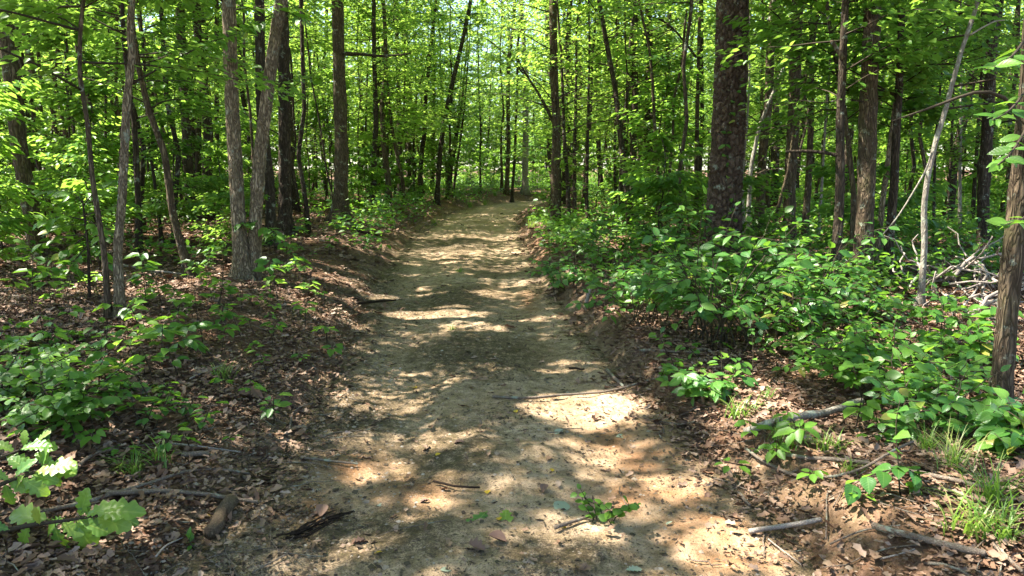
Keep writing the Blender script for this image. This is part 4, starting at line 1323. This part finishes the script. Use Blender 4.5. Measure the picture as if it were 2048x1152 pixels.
fallen_branch('broken oak branch with big lobed leaves in the lower left corner', [(-60, 1075, .06), (60, 1050, .10), (140, 1040, .14), (200, 1030, .14)],
    [(100, 1040, -20, 1010, .12, .9, 1), (130, 1035, 60, 1070, .12, .8, 1), (190, 1030, 290, 1000, .14, .6, 1.05), (190, 1035, 285, 1060, .14, .8, 1), (150, 1040, 205, 1140, .12, 1.6, 1.1), (110, 1050, 125, 1130, .1, 1.8, 1.1),
     (170, 1035, 240, 985, .15, .5, 1), (60, 1050, 30, 1110, .1, 1.4, 1), (160, 1035, 175, 960, .14, 2, 1), (210, 1030, 260, 1035, .14, .7, 1), (20, 1060, -40, 1040, .1, .8, 1), (120, 1045, 190, 1080, .1, 1.0, .9), (200, 1030, 300, 1030, .12, .5, .9), (80, 1050, 60, 1000, .12, .7, .9), (150, 1040, 250, 1075, .08, 1.2, .9), (180, 1032, 150, 985, .15, 1.0, .9)], 61)
fallen_branch('broken oak branch with sunlit lobed leaves above the lower left corner', [(-60, 1000, .10), (20, 960, .16), (70, 945, .20), (110, 930, .22)],
    [(70, 945, 160, 905, .2, .5, 1), (60, 945, 10, 900, .2, .5, 1), (100, 930, 165, 950, .22, .9, 1.05), (40, 955, 110, 1000, .18, 1.2, 1), (20, 960, -40, 930, .18, .7, 1), (85, 940, 90, 880, .2, .5, 1.1), (110, 930, 60, 895, .22, .6, 1),
     (10, 965, 20, 1030, .15, 1.6, 1), (50, 950, 5, 985, .2, 1.0, 1.1), (105, 930, 120, 990, .2, 1.8, 1), (30, 955, 60, 900, .2, .6, .9), (95, 935, 170, 925, .22, .8, .9), (60, 948, 130, 965, .18, 1.3, .9), (15, 962, 70, 990, .15, 1.2, .9)], 62)

fallen_branch('small oak spray with yellow-green leaves at the left edge above the other oak branches', [(-60, 940, .14), (0, 915, .2), (40, 900, .24), (70, 885, .26)],
    [(40, 900, 100, 870, .24, .5, 1), (30, 905, -20, 870, .22, .5, 1), (60, 890, 130, 895, .25, .8, 1), (10, 912, 70, 930, .2, 1.0, 1), (70, 885, 110, 850, .26, .5, .9), (0, 915, -30, 940, .2, 1.0, 1), (50, 895, 40, 850, .25, .6, .9)], 63, .007)
# ------------------------------------------------------------------ sticks, logs, brush
def stick(label, pts, w, mat='stick', name='fallen_stick', lift=0.0, group=None, taper=.6, lifts=None, cat='stick'):
    rng = np.random.default_rng(int(pts[0][0] * 7 + pts[0][1]))
    P = []
    Ym = ground_px(*pts[len(pts) // 2])[1]
    r = w * 1.2 * Ym / F / 2
    for i, (x, y) in enumerate(pts):
        P.append(ground_px(x, y, r * .8 + .02 + lift + (lifts[i] if lifts else 0)))
    P = np.array(P)
    n = max(8, int(np.linalg.norm(P[-1] - P[0]) / .04))
    P = resample(P, n, 1) + rng.normal(0, r * .18, (n, 3))
    P = resample(P, n, 1)
    b = P[0].copy()
    rad = r * np.linspace(1, taper, n) * (1 + .18 * (vnoise(np.c_[np.arange(n) * .6, np.zeros(n)], 3) - .5)) 
    V, Qd, C = tube(P - b, rad, 10)
    o = link(name, mesh_from(name, V, [Qd, C], BARK[mat], smooth=True), None, b)
    return tag(o, label, cat, group)
ST = [
 ('long crooked stick lying across the track', [(985,793),(1050,796),(1140,789),(1200,785),(1250,775),(1290,762),(1320,755)], 5, 'stick', {}),
 ('short forked stub at the right track edge above the long stick', [(1213,738),(1230,758),(1247,772)], 7, 'stick', {}),
 ('long thin limb running from the lower left corner up the bank', [(10,1040),(90,1022),(171,1003),(264,977),(343,951),(395,937),(450,938),(500,947)], 7, 'stick', {}),
 ('curved pale limb ending at the track above the broken log', [(211,987),(290,983),(382,984),(448,994),(514,1003)], 10, 'stick', {}),
 ('short weathered broken log lying at the left track edge', [(418,1064),(440,1036),(463,1005)], 27, 'log', dict(taper=.9, name='fallen_log', cat='log')),
 ('short grey stick end poking from the left bank', [(362,909),(390,908),(416,907)], 10, 'stick', dict(taper=.9)),
 ('thin straight grey stick lying on the left bank litter', [(345,887),(400,893),(482,904)], 4, 'pale', {}),
 ('cut grey stick pointing onto the track at lower right', [(1498,1063),(1560,1053),(1640,1040)], 10, 'pale', dict(taper=.8)),
 ('thick pale limb lying on litter toward the lower right corner', [(1745,1050),(1795,1066),(1859,1078),(1906,1094),(1970,1107)], 14, 'stick', dict(taper=.8)),
 ('long bowed limb curving through litter with raised end', [(1492,898),(1527,923),(1558,938),(1590,952),(1637,958),(1685,953),(1732,936),(1780,904),(1827,882)], 7, 'stick', dict(lifts=[0,0,0,0,0,0,.02,.05,.08])),
 ('straight grey limb passing behind the bowed limb', [(1565,909),(1621,917),(1700,920),(1780,933),(1859,949),(1995,980)], 8, 'stick', dict(taper=.9)),
 ('lichen-patched limb lying up the right bank in the sun', [(1492,862),(1542,846),(1590,833),(1653,825),(1723,802)], 14, 'grey', dict(taper=.9)),
 ('straight dead limb beside the rightmost trunk foot', [(1860,842),(1893,854),(1954,873),(2048,905)], 9, 'stick', {}),
 ('dark limb slanting into the lower right corner', [(1988,1091),(2017,1116),(2045,1145)], 9, 'stick', {}),
 ('curved twig at the bottom edge lower right', [(1855,1126),(1890,1129),(1915,1138),(1938,1151)], 7, 'stick', {}),
 ('thin straw-coloured stem lying on the track at lower right', [(1536,1078),(1570,1104),(1602,1129)], 3, 'pale', {}),
 ('short stick lying beside the feathery track seedling', [(1110,1055),(1150,1040),(1182,1032)], 8, 'stick', {}),
 ('dark twig at the left track edge near the sun streak', [(715,606),(755,603),(792,600)], 5, 'rotten', {}),
 ('short dark stick at the right track edge', [(1140,737),(1155,737),(1168,738)], 5, 'rotten', {}),
 ('thin grey stick on the left track shoulder', [(600,915),(655,921),(715,928)], 5, 'stick', {}),
 ('dark twig mid-track above the green oak leaf', [(868,962),(905,972),(960,975)], 5, 'rotten', {}),
 ('thin curved twig on the left shoulder', [(580,860),(582,830),(600,812),(625,806)], 4, 'stick', {}),
 ('thin twig lying on the left bank below the seedlings', [(290,792),(370,810),(440,812)], 4, 'stick', {}),
 ('pale twig slanting across the left bank', [(380,757),(410,742),(445,730)], 3.5, 'pale', {}),
 ('brown curved limb lying by the small-leaved bush', [(140,955),(165,920),(195,900),(235,898)], 8, 'stick', {}),
 ('pale twig near the foot of the leaning trunk', [(245,530),(300,540),(370,548)], 4, 'pale', {}),
 ('thin twig on bare soil near bottom left', [(310,1115),(330,1090),(365,1075)], 4, 'pale', {}),
 ('thin crooked twig at bottom left of the track', [(505,1145),(540,1125),(575,1108)], 4, 'stick', {}),
 ('slender twig crossing the litter at lower right', [(1660,1088),(1720,1060),(1800,1050)], 4, 'stick', {}),
 ('slender pale twig near the bottom right litter', [(1760,1118),(1800,1108),(1830,1098)], 4, 'pale', {}),
 ('short twig propped at the right track edge', [(1478,985),(1490,1000),(1500,1010)], 7, 'stick', {}),
 ('stick lying along the right bank under the pine shrub', [(1280,700),(1340,702),(1400,706)], 6, 'stick', {}),
 ('hooked stick at the right bank near the pine shrub', [(1395,700),(1410,695),(1425,705),(1432,715)], 6, 'stick', {}),
 ('bare stick on the left bank beside the flared trunk', [(700,455),(730,465),(765,472)], 6, 'rotten', {}),
]
for lab, pts, w, mat, opt in ST:
    stick(lab, pts, w, mat, **opt)
# upright broken stub
b = ground_px(1170, 612)
P = resample(np.array([b - [0, 0, .05], plane_px(1176, 592, b[1]), plane_px(1184, 570, b[1])]), 8, 0)
V, Qd, C = tube(P - b, np.linspace(.024, .014, 8), 9)
o = link('broken_stub', mesh_from('broken_stub', V, [Qd, C], BARK['pale'], smooth=True), None, b)
tag(o, 'pale broken stub standing up at the right track edge', 'stump')
# rotted bundle of fibres on the track
rng = np.random.default_rng(66)
b = ground_px(620, 1058)
root = empty('rotted_branch', b, 'dark rotted branch crumbling into fibres at the left track edge', 'branch')
A0, B0 = ground_px(545, 1088) - b, ground_px(702, 1028) - b
for k in range(26):
    t0 = rng.uniform(0, .75); t1 = min(1, t0 + rng.uniform(.15, .5))
    off = np.array([rng.normal(0, .012), rng.normal(0, .022), 0]) * (1 - .5 * t0)
    q = np.linspace(t0, t1, 6)[:, None]
    P = A0 + (B0 - A0) * q + off + np.cumsum(rng.normal(0, .006, (6, 3)), 0)
    P[:, 2] = np.array([Hs(p[0] + b[0], p[1] + b[1]) for p in P]) - b[2] + .012 + rng.uniform(0, .022)
    V, Qd, C = tube(P, np.linspace(1, .3, 6) * rng.uniform(.002, .0065), 5)
    link('fibre', mesh_from('fibre', V, [Qd, C], BARK['rotten'], smooth=True), root)
# brush pile
def brush_pile(label, px, py, wx, hz, n, seed, mat='pale', rad=.012, dy=.8):
    rng = np.random.default_rng(seed)
    b = ground_px(px, py)
    root = empty('brush_pile', b, label, 'brush')
    W = wx * b[1] / F / 2
    for i in range(n):
        c = np.array([rng.uniform(-W, W), rng.uniform(-dy, dy), 0])
        az = rng.uniform(0, 6.283); el = rng.uniform(-.15, .75)
        L = rng.uniform(.3, 1.1)
        d = np.array([math.cos(az) * math.cos(el), math.sin(az) * math.cos(el) * .8, math.sin(el)])
        z0 = (Hs(b[0] + c[0], b[1] + c[1])) - b[2] + rng.uniform(.0, hz * .5)
        t = np.linspace(0, 1, 8)[:, None]
        P = c + [0, 0, z0] + d * L * t + np.cumsum(rng.normal(0, .03, (8, 3)), 0)
        zmin = H(P[:, 0] + b[0], P[:, 1] + b[1]) - b[2] + .01
        P[:, 2] = np.maximum(P[:, 2], zmin)
        V, Qd, C = tube(P, np.linspace(1, .4, 8) * rad * rng.uniform(.5, 1.3), 6)
        link('branch', mesh_from('branch', V, [Qd, C], BARK[mat], smooth=True), root)
    return root
brush_pile('heap of bleached dead branches beside the pale crooked trunk', 1930, 610, 170, .5, 46, 71, rad=.014)
brush_pile('tangle of bare twigs on the left bank near the bend', 815, 455, 110, .35, 18, 72, 'stick', .013)
brush_pile('scatter of dead twigs at the left foot of the flared trunk', 770, 440, 80, .3, 10, 73, 'stick', .013)
brush_pile('pale dead twigs beyond the left bend of the track', 930, 392, 70, .8, 16, 74, 'pale', .02)
brush_pile('heap of pale cut branches at the track end', 1060, 386, 70, .9, 18, 75, 'pale', .03)
# aerial roots on the double tree
for k, pts in enumerate(([(488, 505), (478, 530), (472, 555)], [(492, 508), (486, 535), (484, 555)], [(507, 505), (512, 540), (522, 572)])):
    Pq = [plane_px(x, y, A[2][1] - .14) for x, y in pts]
    limb(A[0], A[2], np.array(Pq), .007, .004, BARK['tan'], 'root')

# ------------------------------------------------------------------ grass tufts
def grass_mesh(seed, n, h, spread):
    rng = np.random.default_rng(seed)
    V, Q, T = [], [], []
    for i in range(n):
        az = rng.uniform(0, 6.283); L = h * rng.uniform(.5, 1.1); bend = rng.uniform(.7, 1.75)
        b = np.array([rng.normal(0, spread), rng.normal(0, spread), 0])
        d = np.array([math.cos(az), math.sin(az), 0]); s = np.array([-d[1], d[0], 0]) * .003 * rng.uniform(.7, 1.5)
        o = len(V); tt = rng.random()
        for k in range(5):
            t = k / 4
            p = b + d * L * bend * .55 * t ** 1.6 + np.array([0, 0, L * (t - .33 * bend * t ** 2.4)])
            w = (1 - t) ** .7
            V += [p - s * w, p + s * w]; T += [tt, tt]
            if k: Q.append((o + 2 * k - 2, o + 2 * k - 1, o + 2 * k + 1, o + 2 * k))
    return mesh_from('grass_tuft', np.array(V), np.array(Q), M_GRASS, T)
GM = [grass_mesh(1, 70, .30, .03), grass_mesh(2, 60, .2, .035), grass_mesh(3, 34, .13, .025)]
GT = [(1975, 1010, 0, 1.0, 'tall arching grass tuft at the lower right edge'), (1940, 1060, 1, 1.2, 'shorter sunlit grass tuft below the tall arching tuft'), (2000, 1075, 1, 1.2, 'grass tuft touching the right edge at lower right'),
      (1480, 835, 1, 1, 'sunlit grass tuft in the litter left of the lichen limb'), (1560, 880, 1, 1.0, 'grass tuft below the lichen limb'), (1530, 800, 2, 1, 'small grass tuft above the lichen limb end'),
      (1590, 895, 2, 1.2, 'little grass tuft right above the bowed limb'), (1660, 900, 1, .9, 'thin grass tuft between bowed limb and lichen limb'), (1700, 945, 2, 1, 'tiny grass tuft against the bowed limb'),
      (470, 935, 1, .9, 'grass tuft on the left bank by the curved limb') if False else (265, 945, 1, .9, 'grass tuft on the left bank above the pale curved limb'), (320, 930, 2, 1.5, 'broad-bladed grass tuft beside the short grey stick end'), (440, 755, 1, .9, 'dark grass tuft midway up the left bank'),
      (1850, 905, 0, .8, 'upright grass clump inside the lush shrub'), (1910, 940, 0, .9, 'grass clump before the lush shrub'), (870, 452, 0, 1.3, 'grass clump among bare twigs at the bend'),
      (1240, 610, 1, 1, 'grass tuft at the track edge by the pine shrub'), (920, 545, 2, 1.2, 'small weed tuft growing mid-track'), (905, 660, 2, .8, 'weed tuft in the middle of the track by the sun streak'), (1080, 430, 0, 1.5, 'pale grass at the right edge of the bend'), (1072, 445, 1, 1.8, 'pale grass tuft below the bend grass'), (1092, 448, 1, 1.8, 'pale grass tuft at the foot of the limbed trunk'), (1064, 455, 1, 1.6, 'pale grass tuft nearest the track before the bend'), (1085, 438, 1, 1.9, 'pale grass tuft between bend grass and limbed trunk'), (940, 412, 0, 1.7, 'bright grass on the left shoulder before the track end'), (990, 400, 0, 2.0, 'bright grass right at the track end'), (970, 405, 0, 1.6, 'bright grass at the left of the track end')]
rng = np.random.default_rng(81)
for px, py, v, s, lab in GT:
    g = ground_px(px, py)
    o = link('grass_tuft', GM[v], None, g - [0, 0, .01])
    o.scale = (s, s, s); o.rotation_euler = (0, 0, rng.uniform(0, 6))
    tag(o, lab, 'grass', 'grass tufts along the track')

# ------------------------------------------------------------------ seedlings of the banks
def seedling_mesh(seed, n, h, size, mat):
    rng = np.random.default_rng(seed)
    P = np.c_[np.linspace(0, rng.normal(0, .05), 5), np.linspace(0, rng.normal(0, .05), 5), np.linspace(-.02, h, 5)]
    V, Qd, C = tube(P, np.linspace(.004, .002, 5), 4)
    az = np.arange(n) * 2.4 + rng.uniform(0, 6)
    zt = h * rng.uniform(.55, 1.0, n)
    pos = np.c_[np.interp(zt, P[:, 2], P[:, 0]), np.interp(zt, P[:, 2], P[:, 1]), zt]
    d = np.c_[np.cos(az), np.sin(az), rng.uniform(-.4, .2, n)]
    nn = np.c_[rng.normal(0, .25, n), rng.normal(0, .25, n) - .2, np.ones(n)]
    LV, LF, t = scatter_leaves(pos + d * .02, d, nn, size * rng.uniform(.7, 1.2, n), L4, rng.random(n))
    me = mesh_from('seedling', np.r_[V, LV], [Qd, C, LF + len(V)], [BARK['twig'], mat], np.r_[np.zeros(len(V)), t], mat_idx=np.r_[np.zeros(len(Qd) + len(C)), np.ones(len(LF))])
    return me
SM = [seedling_mesh(1, 6, .14, .085, M_BUSH), seedling_mesh(2, 9, .22, .085, M_UNDER), seedling_mesh(3, 5, .08, .05, M_BUSH), seedling_mesh(4, 14, .32, .09, M_SHRUB), seedling_mesh(5, 8, .16, .06, M_SHRUB)]
rng = np.random.default_rng(82)
ZONES = [
 ((230, 660, 600, 740), 26, 'small seedling in the leafy patch under the leaning trunk', 'seedlings under the leaning trunk', (0, 1)),
 ((0, 330, 640, 930), 30, 'bright seedling on the left bank around the small-leaved bush', 'seedlings around the bush', (0, 0, 2, 4)),
 ((300, 690, 740, 900), 20, 'small seedling on the brown left bank beside the track', 'seedlings on the left bank', (0, 2, 4)),
 ((580, 690, 430, 520), 22, 'small seedling near the flared trunk on the left bank', 'seedlings by the flared trunk', (1, 3, 4)),
 ((0, 240, 600, 800), 20, 'small seedling in the leaf litter at far left', 'seedlings at the far left', (0, 1, 2)),
 ((600, 900, 400, 455), 22, 'small plant on the left shoulder near the bend', 'plants near the bend', (1, 3)),
 ((1280, 1480, 680, 780), 12, 'small plant at the right track edge below the shrubs', 'plants below the shrubs', (2, 4)),
 ((1440, 1760, 830, 1000), 14, 'small seedling in the right litter among fallen limbs', 'seedlings among fallen limbs', (0, 2)),
 ((1700, 1980, 600, 860), 22, 'small plant in the undergrowth at far right', 'plants at the far right', (1, 3, 4)),
 ((1500, 1800, 560, 720), 30, 'small plant in the undergrowth under the trunk cluster', 'plants under the trunk cluster', (1, 3, 4)),
 ((1060, 1300, 470, 600), 22, 'small plant at the right track edge beyond the shrubs', 'plants beyond the shrubs', (1, 3, 4)),
 ((0, 600, 490, 620), 46, 'leafy plant on the open floor among the left trunks', 'plants among the left trunks', (1, 3, 3)),
 ((380, 600, 560, 700), 12, 'small seedling on the bank below the double-stemmed tree', 'seedlings below the double tree', (0, 2, 4)),
]
for (x0, x1, y0, y1), cnt, lab, grp, kinds in ZONES:
    zone = []
    for k in range(cnt):
        g = ground_px(rng.uniform(x0, x1), rng.uniform(y0, y1))
        dl, dr = off_road(g[0], g[1])
        if dl + dr < .12: continue
        o = link('seedling', SM[kinds[int(rng.integers(0, len(kinds)))]], None, g)
        s = rng.uniform(.7, 1.35)
        o.scale = (s, s, s); o.rotation_euler = (rng.normal(0, .15), rng.normal(0, .15), rng.uniform(0, 6.28))
        tag(o, lab, 'plant', grp)
        zone.append((g[0] / g[1], o))
    for k, (_, o) in enumerate(sorted(zone, key=lambda a: a[0])):
        o['label'] = ordinal(k) + ' from the left, ' + lab

# ------------------------------------------------------------------ undergrowth farther off (one mass)
rng = np.random.default_rng(83)
n = 4200
y = 7 + 43 * rng.random(n) ** 1.1
x = rng.uniform(-1, 1, n) * (y * .72 + 1)
dl, dr = off_road(x, y)
cov = fbm(np.c_[x, y] / 2.2, 61, 2)
rightish = x > (np.array(road_edges(y)[1]))
dens = np.where(rightish, .36, .50) - .14 * sstep(14, 24, y)
keep = (dl + dr > .35) & ~((y > 19) & (y < 36) & (dr > 0) & (dr < 2.0)) & (cov > dens) & ~((x < 0) & (y < 8.5))
cov = cov[keep]
x, y = x[keep], y[keep]
ex, ey = rng.uniform(-6, 9, 900), rng.uniform(32, 49, 900)
eo = sdist(ex, ey) > .5
eo |= ey > ROAD_END
x, y, cov = np.r_[x, ex[eo]], np.r_[y, ey[eo]], np.r_[cov, np.full(eo.sum(), .62)]
m = len(x); per = 26
hgt = rng.uniform(.15, .6, m) * np.clip(cov * 1.8, .5, 1.5)
pi_ = np.repeat(np.arange(m), per)
pos = np.c_[x[pi_] + rng.normal(0, .22, m * per), y[pi_] + rng.normal(0, .22, m * per), np.zeros(m * per)]
dlt = off_road(pos[:, 0], pos[:, 1]); ok = (dlt[0] + dlt[1]) > .15
pi_, pos = pi_[ok], pos[ok]
pos[:, 2] = H(pos[:, 0], pos[:, 1]) + .03 + hgt[pi_] * rng.random(len(pos)) ** .6
nor = np.c_[rng.normal(0, .35, len(pos)), rng.normal(-.2, .35, len(pos)), np.ones(len(pos))]
dv = rng.normal(0, 1, (len(pos), 3)); dv[:, 2] = dv[:, 2] * .2 - .15
ug = link('undergrowth', leaf_mesh('undergrowth', pos, dv, nor, np.where(pos[:, 1] < 12, .08, .105) * rng.uniform(.6, 1.25, len(pos)), L4, rng.random(len(pos)), M_SHRUB))
tag(ug, 'low green undergrowth carpeting the floor between the trunks', 'undergrowth', kind='stuff')

# ------------------------------------------------------------------ leaf litter
def litter(n, ylo, yhi, size, tmpl, name, seed, lab, mn=.02):
    rng = np.random.default_rng(seed)
    y = ylo + (yhi - ylo) * rng.random(n) ** .9
    x = rng.uniform(-1, 1, n) * (y * .74 + .6)
    dl, dr = off_road(x, y)
    p = np.c_[x, y]
    dd = dl + dr
    sdv = sdist(x, y)
    dens = sstep(-.30, .45, sdv + .7 * (fbm(p / .4, 71) - .5)) * (.35 + .9 * sstep(.35, .6, fbm(p / 1.1, 73)))
    dens = np.where((x < 0) & (sdv > -.4) & (sdv < 1.5), dens * .6, dens)
    dens = np.maximum(dens, .012)
    keep = (rng.random(n) < dens)
    x, y = x[keep], y[keep]; m = len(x)
    z = H(x, y) + rng.uniform(.002, .028, m)
    nor = np.c_[rng.normal(0, .42, m), rng.normal(0, .42, m), np.ones(m)]
    dv = np.c_[rng.normal(0, 1, m), rng.normal(0, 1, m), rng.normal(0, .15, m)]
    sz = size * np.exp(rng.normal(-.08, .32, m)).clip(.4, 1.5)
    o = link(name, leaf_mesh(name, np.c_[x, y, z], dv, nor, sz, tmpl, rng.random(m), M_LITTER, rng.uniform(.6, 1.3, m)))
    tag(o, lab, 'leaf litter', kind='stuff')
litter(88000, 2.2, 7.5, .046, LITTER, 'leaf_litter', 91, 'brown curled dead leaves covering both banks beside the track')
litter(60000, 7.0, 26, .085, LITTER, 'leaf_litter', 92, 'dry brown leaves covering the forest floor farther off', .1)

rng = np.random.default_rng(94)
n = 60000
y = 2.2 + 7 * rng.random(n) ** 1.1
x = rng.uniform(-1, 1, n) * (y * .74 + .5)
keep = rng.random(n) < sstep(-.35, .2, sdist(x, y) + .5 * (fbm(np.c_[x, y] / .3, 79) - .5))
x, y = x[keep], y[keep]; m = len(x)
o = link('litter_fragments', leaf_mesh('litter_fragments', np.c_[x, y, H(x, y) + rng.uniform(.004, .022, m)], np.c_[rng.normal(0, 1, m), rng.normal(0, 1, m), rng.normal(0, .2, m)],
         np.c_[rng.normal(0, .4, m), rng.normal(0, .4, m), np.ones(m)], np.exp(rng.normal(math.log(.02), .4, m)), CHIP, rng.random(m) * .75, M_LITTER, rng.uniform(.4, 1.3, m)))
tag(o, 'broken fragments of dead leaves matted over the banks', 'leaf litter', kind='stuff')

# crumbs and pebbles on the track
def crumbs(n, seed):
    rng = np.random.default_rng(seed)
    y = 2.3 + 14 * rng.random(n) ** 1.5
    l, r = road_edges(y)
    t = rng.uniform(-.08, 1.05, n)
    x = l + (r - l) * t
    p = np.c_[x, y]
    d = .25 + 1.1 * sstep(.45, .66, fbm(p / .5, 77)) * (1.1 - .9 * sstep(.55, .85, t)) + .6 * sstep(.3, 0, t)
    keep = rng.random(n) < np.clip(d * .62, 0, 1) * np.clip(1.25 - y / 14, .3, 1)
    x, y = x[keep], y[keep]; m = len(x)
    z = H(x, y) + rng.uniform(.004, .012, m) + .004
    nor = np.c_[rng.normal(0, .35, m), rng.normal(0, .35, m), np.ones(m)]
    dv = np.c_[rng.normal(0, 1, m), rng.normal(0, 1, m), rng.normal(0, .1, m)]
    sz = np.exp(rng.normal(math.log(.0105), .6, m)).clip(.003, .06)
    o = link('forest_debris', leaf_mesh('forest_debris', np.c_[x, y, z], dv, nor, sz, CHIP, rng.random(m), M_CRUMB, rng.uniform(.5, 1.3, m)))
    tag(o, 'fine dark crumbs of bark and leaf on the track', 'debris', kind='stuff')
crumbs(160000, 95)
OCT = (np.array([[1, 0, 0], [.2, .8, .05], [-.9, .3, 0], [-.5, -.8, 0], [.5, -.7, 0], [.1, .05, .6]]), np.array([[0, 1, 5], [1, 2, 5], [2, 3, 5], [3, 4, 5], [4, 0, 5]]))
rng = np.random.default_rng(96)
n = 12000
y = 2.3 + 8 * rng.random(n) ** 1.3
l, r = road_edges(y)
t = np.where(rng.random(n) < .6, rng.normal(.05, .12, n), rng.uniform(0, 1.05, n))
x = l + (r - l) * t
m = len(x)
o = link('pebbles', leaf_mesh('pebbles', np.c_[x, y, H(x, y) + .004], np.c_[rng.normal(0, 1, m), rng.normal(0, 1, m), np.zeros(m)], np.c_[rng.normal(0, .15, m), rng.normal(0, .15, m), np.ones(m)],
         np.exp(rng.normal(math.log(.007), .45, m)).clip(.003, .024), OCT, rng.random(m), M_PEBBLE))
tag(o, 'small pebbles and clods along the track', 'pebbles', kind='stuff')

# small twigs strewn over banks and track, too many to count
rng = np.random.default_rng(98)
tw = []
while len(tw) < 900:
    y = 2.3 + 9 * rng.random() ** 1.3
    x = rng.uniform(-1, 1) * (y * .72 + .3)
    l, r = road_edges(y)
    if l + .35 < x < r - .1 and rng.random() > .10: continue
    L = rng.uniform(.06, .38); az = rng.uniform(0, 6.28)
    t = np.linspace(-.5, .5, 5)
    bx = x + math.cos(az) * L * t + rng.normal(0, .012, 5); by = y + math.sin(az) * L * t + rng.normal(0, .012, 5)
    bz = np.array([Hs(a, b) for a, b in zip(bx, by)]) + .012 + rng.uniform(0, .015)
    rr = rng.uniform(.0015, .0045)
    tw.append(tube(np.c_[bx, by, bz], np.linspace(rr, rr * .5, 5), 4))
V, fs = join(tw)
o = link('twig_litter', mesh_from('twig_litter', V, fs, BARK['stick']))
tag(o, 'fine broken twigs strewn over both banks', 'twigs', kind='stuff')

# picked-out fallen leaves on the track
FL = [
 (975, 1022, 'oak', .18, 'large green oak leaf lying on the track'), (1012, 1018, 'oak', .13, 'smaller dark green leaf touching the large oak leaf'),
 (1130, 1003, 'pale', .10, 'grey-green leaf lying right of the large oak leaf'), (1232, 874, 'pale', .09, 'pale lobed leaf in the sunlit part of the track'), (1125, 858, 'pale', .08, 'pale leaf below the bright sun patch'),
 (1250, 1140, 'pale', .075, 'whitish leaf at the bottom edge of the track'), (975, 1103, 'brown', .13, 'brown curled leaf near the bottom of the track'), (1015, 1084, 'brown', .08, 'small brown curled leaf above the larger curled one'),
 (880, 906, 'yellow', .035, 'yellow leaf scrap left of mid-track'), (1030, 820, 'yellow', .04, 'yellow leaf scrap under the long stick'), (975, 980, 'yellow', .035, 'yellow leaf scrap above the green oak leaf'),
 (998, 1040, 'yellow', .035, 'orange leaf scrap below the green oak leaf'), (832, 776, 'yellow', .045, 'yellow leaf scrap in the fine dapples'), (1103, 937, 'yellow', .03, 'yellow leaf scrap right of mid-track'),
 (765, 1103, 'yellow', .035, 'yellow leaf scrap at lower left of the track'), (1120, 1052, 'yellow', .03, 'yellow leaf scrap at the short stick'), (1538, 1091, 'brown', .045, 'rusty leaf at the lower right track edge'),
 (880, 1140, 'pale', .05, 'small grey leaf at the bottom of the track'), (753, 1012, 'pale', .05, 'pale leaf left of the lower sun patch'), (1160, 1130, 'brown', .06, 'brown leaf near bottom middle'),
 (255, 880, 'yellow', .04, 'orange leaf beside the small-leaved bush'), (420, 1032, 'yellow', .035, 'yellow leaf beside the broken log'), (110, 622, 'bush', .16, 'yellow-green leaf on the left floor'),
 (530, 800, 'brown', .16, 'large curled dead leaf on the left shoulder'), (1050, 1015, 'brown', .05, 'tiny brown leaf right of the oak leaf'), (640, 1035, 'brown', .08, 'brown leaf on the left side of the track'),
 (930, 885, 'brown', .07, 'dark leaf in the middle of the track'), (1085, 985, 'brown', .06, 'dark leaf right of mid-track'), (700, 1090, 'brown', .09, 'dark leaf at lower left of the track'),
 (1345, 1042, 'pale', .04, 'tiny pale leaf at right of the track'), (1415, 985, 'brown', .05, 'round orange stone-like leaf at the right edge'), (860, 1000, 'brown', .05, 'brown scrap in the lower sun patch'),
]
rng = np.random.default_rng(97)
for px, py, kd, sz, lab in FL:
    g = ground_px(px, py, .014)
    az = rng.uniform(0, 6.28)
    o = put_leaf(None, (0, 0, 0), kd, g, (math.cos(az), math.sin(az), 0), (rng.normal(0, .15), rng.normal(0, .15), 1), sz, rng, 'fallen_leaf')
    tag(o, lab, 'leaf', 'fallen leaves on the track')
open('/tmp/tris.txt', 'w').write(str(TRIS[0])) if False else print('TRIS', TRIS[0], 'OBJECTS', len(bpy.data.objects))
